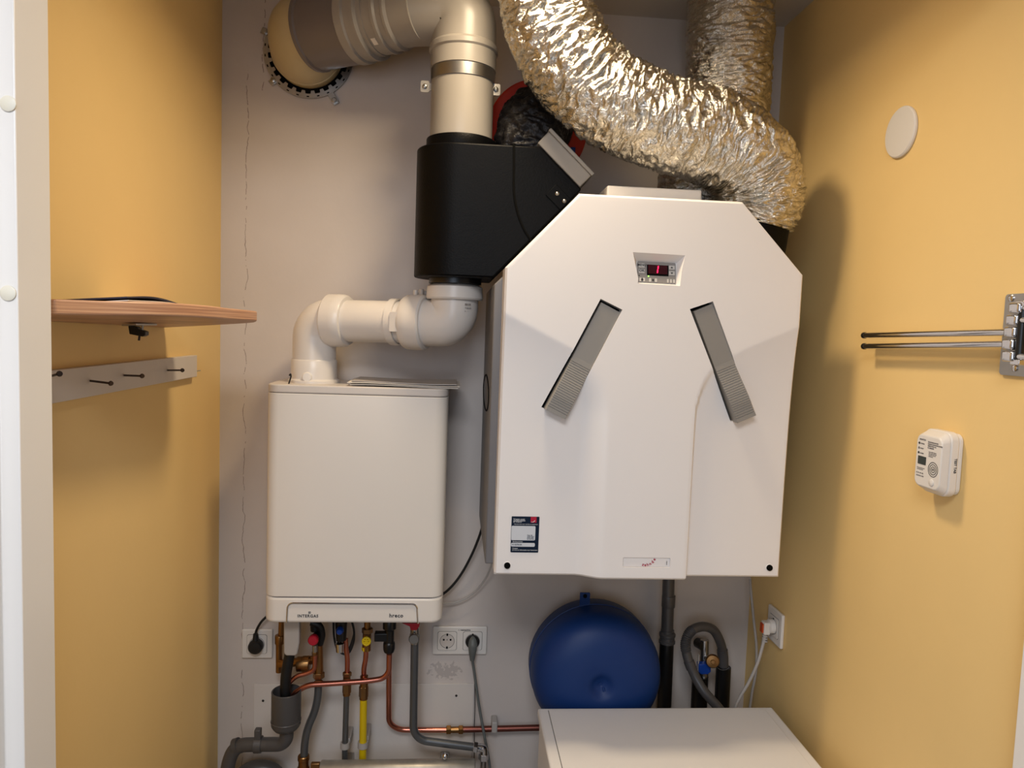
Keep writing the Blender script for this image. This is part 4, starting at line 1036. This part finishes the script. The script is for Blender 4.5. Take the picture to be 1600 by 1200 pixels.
# g: black relief valve, copper to funnel and to the right
t = thing('copper_pipe', 'bright copper pipe from black valve sloping left into the grey funnel', 'pipe', at(608, 1030, 1.88))
YV = 1.88
vb = MB().lathe(at(609, 964, YV), D, [(0, 0), (.015, 0), (.0175, .004), (.0175, .030), (.0125, .034), (.0125, .066), (.0145, .068), (.0155, .072), (.0155, .086), (.013, .094), (0, .094)], 28).build('black_valve', 'black_plastic', t)
nb_ = at(592, 994, YV); MB().box((nb_.x-.011, YV-.011, nb_.z-.011), (at(608, 994, YV).x, YV+.011, nb_.z+.011)).build('valve_nub', 'black_plastic', t, bevel=.002)
pipe([at(608.5, 1022, YV), at(607.5, 1059, YV), at(575, 1064, YV), at(520, 1068, YV), at(480, 1070, YV), at(459, 1084, YV), at(455, 1095, YV)], .0071, 'copper', 'copper_tube', t, [.055, .02, .02, .03, .02])
t = thing('copper_pipe', 'dull copper pipe dropping from the black valve, then running right to the washing machine', 'pipe', at(700, 1140, YB-.03))
YW = YB-.03
pipe([at(608, 1020, YV+.02), at(607.5, 1080, YV+.04), at(607.5, 1140, YW), at(660, 1140.5, YW), at(700, 1140.5, YW)], .0074, 'copper', 'copper_tube', t, [.03, .045, .01])
pipe([at(720, 1140, YW), at(780, 1138.5, YW), at(880, 1136, YW)], .0085, 'copper_old', 'dull_tube', t)
c0_ = at(697, 1140.5, YW); c1_ = at(725, 1140, YW); dd = (c1_-c0_).normalized()
MB().cyl(c0_, c1_, .0085, seg=20).build('coupling', 'brass', t)
for px in (697.5, 716.5): hexnut(at(px, 1140.3, YW), dd, .0128, .0125, 'brass', t)
kc = at(772.5, 1134, YW)
MB().box((kc.x-.008, kc.y-.0115, kc.z-.016), (kc.x+.008, YB-.001, kc.z+.016)).build('clip', 'cable_white', t, bevel=.003)
# h: return with red lever
t = thing('return_pipe', 'grey steel pipe with red lever valve bending right to a chrome elbow', 'pipe', at(648, 1005, 1.90))
YH = 1.90
lv_ = MB(); p = at(647, 979, YH-.025)
lv_.prism([at(628, 974, YH-.03), at(656, 974, YH-.03), at(655, 979, YH-.03), at(651, 985, YH-.03), at(642, 985, YH-.03), at(640, 979, YH-.03)], (0, .012, 0)); lv_.build('red_lever', 'red', t, bevel=.001)
MB().cyl(at(648, 964, YH), at(648, 1005, YH), .0118, seg=20).build('valve_body', 'steel', t)
hexnut(at(648, 990, YH), D, .0135, .012, 'steel', t)
MB().lathe(at(647, 997, YH-.016), (0, -1, 0), [(0, 0), (.0128, 0), (.0138, .001), (.0138, .007), (.012, .009), (0, .0092)], 24).build('valve_cap', 'steel', t)
pipe([at(648, 1000, YH), at(645.5, 1155, YH), at(690, 1161, YH), at(745, 1168, YH)], .0105, 'coated', 'grey_tube', t, [.07, .01], 22)
c0_ = at(739, 1167, YH); dd = (at(760, 1170, YH)-c0_).normalized()
hexnut(c0_, dd, .0145, .012, 'chrome', t)
MB().cyl(c0_ + dd*.012, c0_ + dd*.022, .0105, seg=20).build('ferrule', 'chrome', t)
el_ = c0_ + dd*.030
MB().sweep(fillet([c0_ + dd*.018, el_ + dd*.0, el_ + D*.026], .010, 8), .0112, 20).build('elbow', 'chrome', t)
hexnut(el_ + D*.014, D, .0135, .018, 'chrome', t)
MB().cyl(el_ + D*.03, V((el_.x, el_.y, FZ)), .0085, seg=18).build('lower_pipe', 'steel', t)
# i: manifold pipe at the bottom
t = thing('manifold', 'galvanised horizontal manifold pipe at the foot of the wall', 'manifold', at(620, 1210, 1.90))
m0, m1 = at(500, 1205, 1.872), at(742, 1207, 1.872); m1.z = m0.z
MB().cyl(m0, m1, .027, seg=32, rounds=.004).build('main_pipe', 'galv', t)
vp = at(695, 1195, 1.872)
MB().cyl(V((vp.x, 1.872, m0.z+.02)), V((vp.x, 1.872, at(695, 1188, 1.872).z)), .006, seg=16).build('vent_neck', 'steel', t)
MB().ball(V((vp.x, 1.872, at(695, 1181, 1.872).z)), .0092).build('vent_screw', 'chrome', t)
for q_ in (.15, .8):
    b_ = m0.lerp(m1, q_); MB().box((b_.x-.012, b_.y-.004, b_.z-.06), (b_.x+.012, YB-.006, b_.z-.022)).build('wall_bracket', 'steel', t, bevel=.002)

# ================================================================== expansion tank
tk = thing('expansion_tank', 'round blue expansion tank on wall behind the washing machine', 'tank', at(927, 1150, 1.85))
tc_ = at(928, 1043.5, 1.85); R_ = .1695
cx, cz = tc_.x, tc_.z
yk0 = 1.742
prof = [(0, 0.018), (.004, .018), (.006, .0165), (.014, .0155), (.022, .010), (.030, .0035), (.040, .0), (.07, .0005), (.105, .006), (.132, .016), (.152, .031), (.163, .05), (R_, .075), (R_, .118)]
MB().lathe((cx, yk0, cz), (0, 1, 0), prof, 72).build('front_shell', 'bluetank', tk)
MB().lathe((cx, yk0+.115, cz), (0, 1, 0), [(R_+.0003, 0), (R_+.0018, .001), (R_+.0018, .008), (R_+.0003, .009)], 72).build('rim', 'bluetank', tk)
MB().lathe((cx, yk0+.124, cz), (0, 1, 0), [(R_, 0), (R_, .035), (.160, .06), (.13, .08), (.09, .095), (0, .098)], 72).build('rear_shell', 'bluetank', tk)
hz_ = at(914, 929, 1.86)
plate(V((hz_.x, 1.858, hz_.z-.015)), X1, Z1, .027, .042, .003, (0, .003, 0)).build('hanger_tab', 'bluetank', tk)
MB().cyl((cx, yk0+.20, cz), (cx, YB-.001, cz), .05, seg=24).build('wall_mount', 'steel', tk)
MB().lathe((hz_.x, 1.858, hz_.z-.003), (0, -1, 0), [(0, 0), (.0055, 0), (.0055, .003), (0, .003)], 6).build('hanger_nut', 'dark', tk)
for a in (-.05, .05): pass
dx0 = at(937, 1083, yk0)
MB().sweep([V((cx+.006, yk0+.0165, cz-.006)), V((cx+.009, yk0+.013, cz-.016))], [.003, .0035], 10).build('valve_dimple', 'bluetank', tk)

# ================================================================== grey drain pipe right of tank
t = thing('drain_pipe', 'dark grey vertical drain pipe between blue tank and hose loop', 'pipe', at(1040, 1150, 1.93))
yd = 1.93
MB().cyl(at(1045, 895, yd), at(1042.5, 985, yd), .0165, seg=24).build('upper_pipe', 'pvc_pipe', t)
MB().lathe(at(1042, 1004, yd), Z1, [(.017, 0), (.0225, 0), (.0225, .006), (.0205, .008), (.0205, .018), (.0225, .020), (.0225, .026), (.0185, .030), (.0185, .036), (.0165, .037)], 28).build('socket', 'pvc_pipe', t)
MB().cyl(at(1042, 1000, yd), V((at(1038, 1200, yd).x, yd, FZ)), .0195, seg=24).build('lower_pipe', 'black_plastic', t)
MB().cyl(at(1045, 930, yd), at(1044, 948, yd), .0185, seg=24, rounds=.001).build('sleeve', 'pvc_pipe', t)

# ================================================================== hose loop, standpipe and tap
t = thing('drain_hose', 'grey ribbed washing machine hose looped over into standpipe', 'hose', at(1130, 1150, 1.86))
yh2 = 1.86
hp1 = [at(1140, 1135, 1.80), at(1124, 1108, 1.82), at(1100, 1080, 1.84), at(1084, 1052, 1.86), at(1073, 1022, 1.87), at(1072, 1000, 1.87), at(1081, 985, 1.88), at(1098, 979, 1.89), at(1114, 984, 1.90), at(1124, 1000, 1.91), at(1129, 1020, 1.92), at(1130, 1060, 1.92)]
hs = spline(hp1, 24)
def ribs(p, i, n, tt): return .0016*math.cos(i*2.1) if .38 < i/n < .55 else 0
MB().sweep(hs, .0128, 20, disp=ribs).build('hose', 'pvc_pipe', t)
for px, py, q_ in ((1078, 1040, .95), ):
    i0 = 24*3 + 6
    MB().sweep(hs[i0:i0+10], .0142, 20).build('cuff', 'pvc_pipe', t)
i0 = 24*9 + 20
MB().sweep(hs[i0:i0+18], .0148, 20).build('cuff', 'pvc_pipe', t)
t = thing('standpipe', 'black standpipe receiving the looped grey hose end', 'pipe', at(1130, 1150, 1.92))
MB().cyl(at(1130.5, 1042, 1.92), V((at(1127, 1200, 1.92).x, 1.92, FZ)), .0205, seg=28).build('pipe_wall', 'black_plastic', t)
MB().sweep([at(1130 + 10*math.cos(.4*k), 1040 + 7*math.sin(.4*k), 1.90) for k in range(1, 8)], .0012, 8).build('wire_tie', 'pvc_pipe', t)
t = thing('water_tap', 'washing machine tap with round brass disc and blue handle inside the hose loop', 'tap', at(1100, 1150, 1.92))
MB().cyl(at(1094, 1056, 1.93), V((at(1092, 1200, 1.93).x, 1.93, FZ)), .0225, seg=24).build('supply_pipe', 'black_plastic', t)
MB().cyl(at(1101, 1000, 1.94), at(1100, 1058, 1.93), .012, seg=20).build('body', 'steel', t)
MB().cyl(at(1090, 1004, 1.96), at(1100, 1010, 1.93), .014, seg=20).build('wall_flange', 'black_plastic', t)
MB().prism([at(1092, 1038, 1.90), at(1111, 1038, 1.90), at(1111, 1050, 1.90), at(1106, 1054, 1.90), at(1095, 1054, 1.90), at(1092, 1050, 1.90)], (0, .02, 0)).build('blue_handle', 'blue', t, bevel=.002)
MB().box(tuple(at(1090, 1053, 1.905)), tuple(at(1092, 1022, 1.91))).build('white_tag', 'cable_white', t)
dcn = at(1113, 1032, 1.885)
MB().lathe(dcn, (-.25, -1, .15), [(0, 0), (.017, 0), (.0185, .003), (.0185, .008), (.016, .012), (.006, .013), (.005, .016), (0, .016)], 28).build('brass_disc', 'brass', t)
MB().cyl(dcn, at(1103, 1028, 1.93), .008, seg=16).build('stem', 'steel', t)

# ================================================================== washing machine
wm = thing('washing_machine', 'white washing machine with flat inset top below the ventilation unit', 'washing machine', (.529, 1.43, FZ))
mx0, mx1, my0, my1, mz = .229, .829, 1.13, 1.731, .769
MB().box((mx0+.004, my0+.01, FZ+.012), (mx1-.004, my1-.012, mz-.023)).build('body', 'machine', wm, bevel=.006)
topm = MB().box((mx0, my0, mz-.022), (mx1, my1, mz)).build('top_board', 'machine', wm, bevel=.005)
MB().box((mx0+.0245, my0+.0185, mz-.001), (mx1-.0245, my1-.0115, mz+.0003)).build('top_seam', 'ink_light', topm)
MB().box((mx0+.026, my0+.02, mz+.0002), (mx1-.026, my1-.013, mz+.0030)).build('top_inset', 'machine', topm, bevel=.0024)
dcx, dcz = (mx0+mx1)/2, .34
MB().lathe((dcx, my0+.012, dcz), (0, -1, 0), [(.155, 0), (.165, .006), (.165, .02), (.15, .028), (.125, .024), (.12, .012), (0, .0)], 48).build('door', 'white_plastic', wm)
MB().box((mx0+.02, my0-.001, mz-.15), (mx1-.02, my0+.012, mz-.035)).build('control_panel', 'white_plastic', wm, bevel=.004)
for fx_ in (mx0+.05, mx1-.05):
    for fy_ in (my0+.06, my1-.06): MB().cyl((fx_, fy_, FZ), (fx_, fy_, FZ+.013), .02, seg=20).build('foot', 'rubber', wm)

# ================================================================== lights
def area(name, loc, size, energy, col, rot=(0, 0, 0), shape='DISK', sy=None, spread=None):
    l = bpy.data.lights.new(name, 'AREA'); l.energy = energy; l.color = col; l.shape = shape; l.size = size
    if sy: l.size_y = sy
    if spread: l.spread = spread
    o = bpy.data.objects.new(name, l); COL.objects.link(o); o.location = loc; o.rotation_euler = rot; return o
area('closet_ceiling_lamp', (.12, 1.38, ZC-.02), .20, 7.8, (1.0, .80, .54), spread=math.radians(155))
area('hall_fill_light', (-.45, -1.45, 1.75), 1.1, 15, (.74, .84, 1.0), rot=(PI/2-.12, 0, 0), shape='RECTANGLE', sy=1.2)  # cool fill added behind the camera to brighten front faces; no window built
area('hall_ceiling_lamp', (-.15, -.25, ZC-.02), .7, 26, (.93, .95, 1.0), shape='SQUARE')
wd_ = bpy.data.worlds.new('world'); S.world = wd_; wd_.use_nodes = True
wd_.node_tree.nodes['Background'].inputs[0].default_value = (.80, .87, 1.0, 1)
wd_.node_tree.nodes['Background'].inputs[1].default_value = .035
S.view_settings.view_transform = 'Standard'; S.view_settings.look = 'None'
S.view_settings.exposure = 0.1; S.view_settings.gamma = 1; S.view_settings.use_curve_mapping = False
S.cycles.max_bounces = 8; S.cycles.use_denoising = True
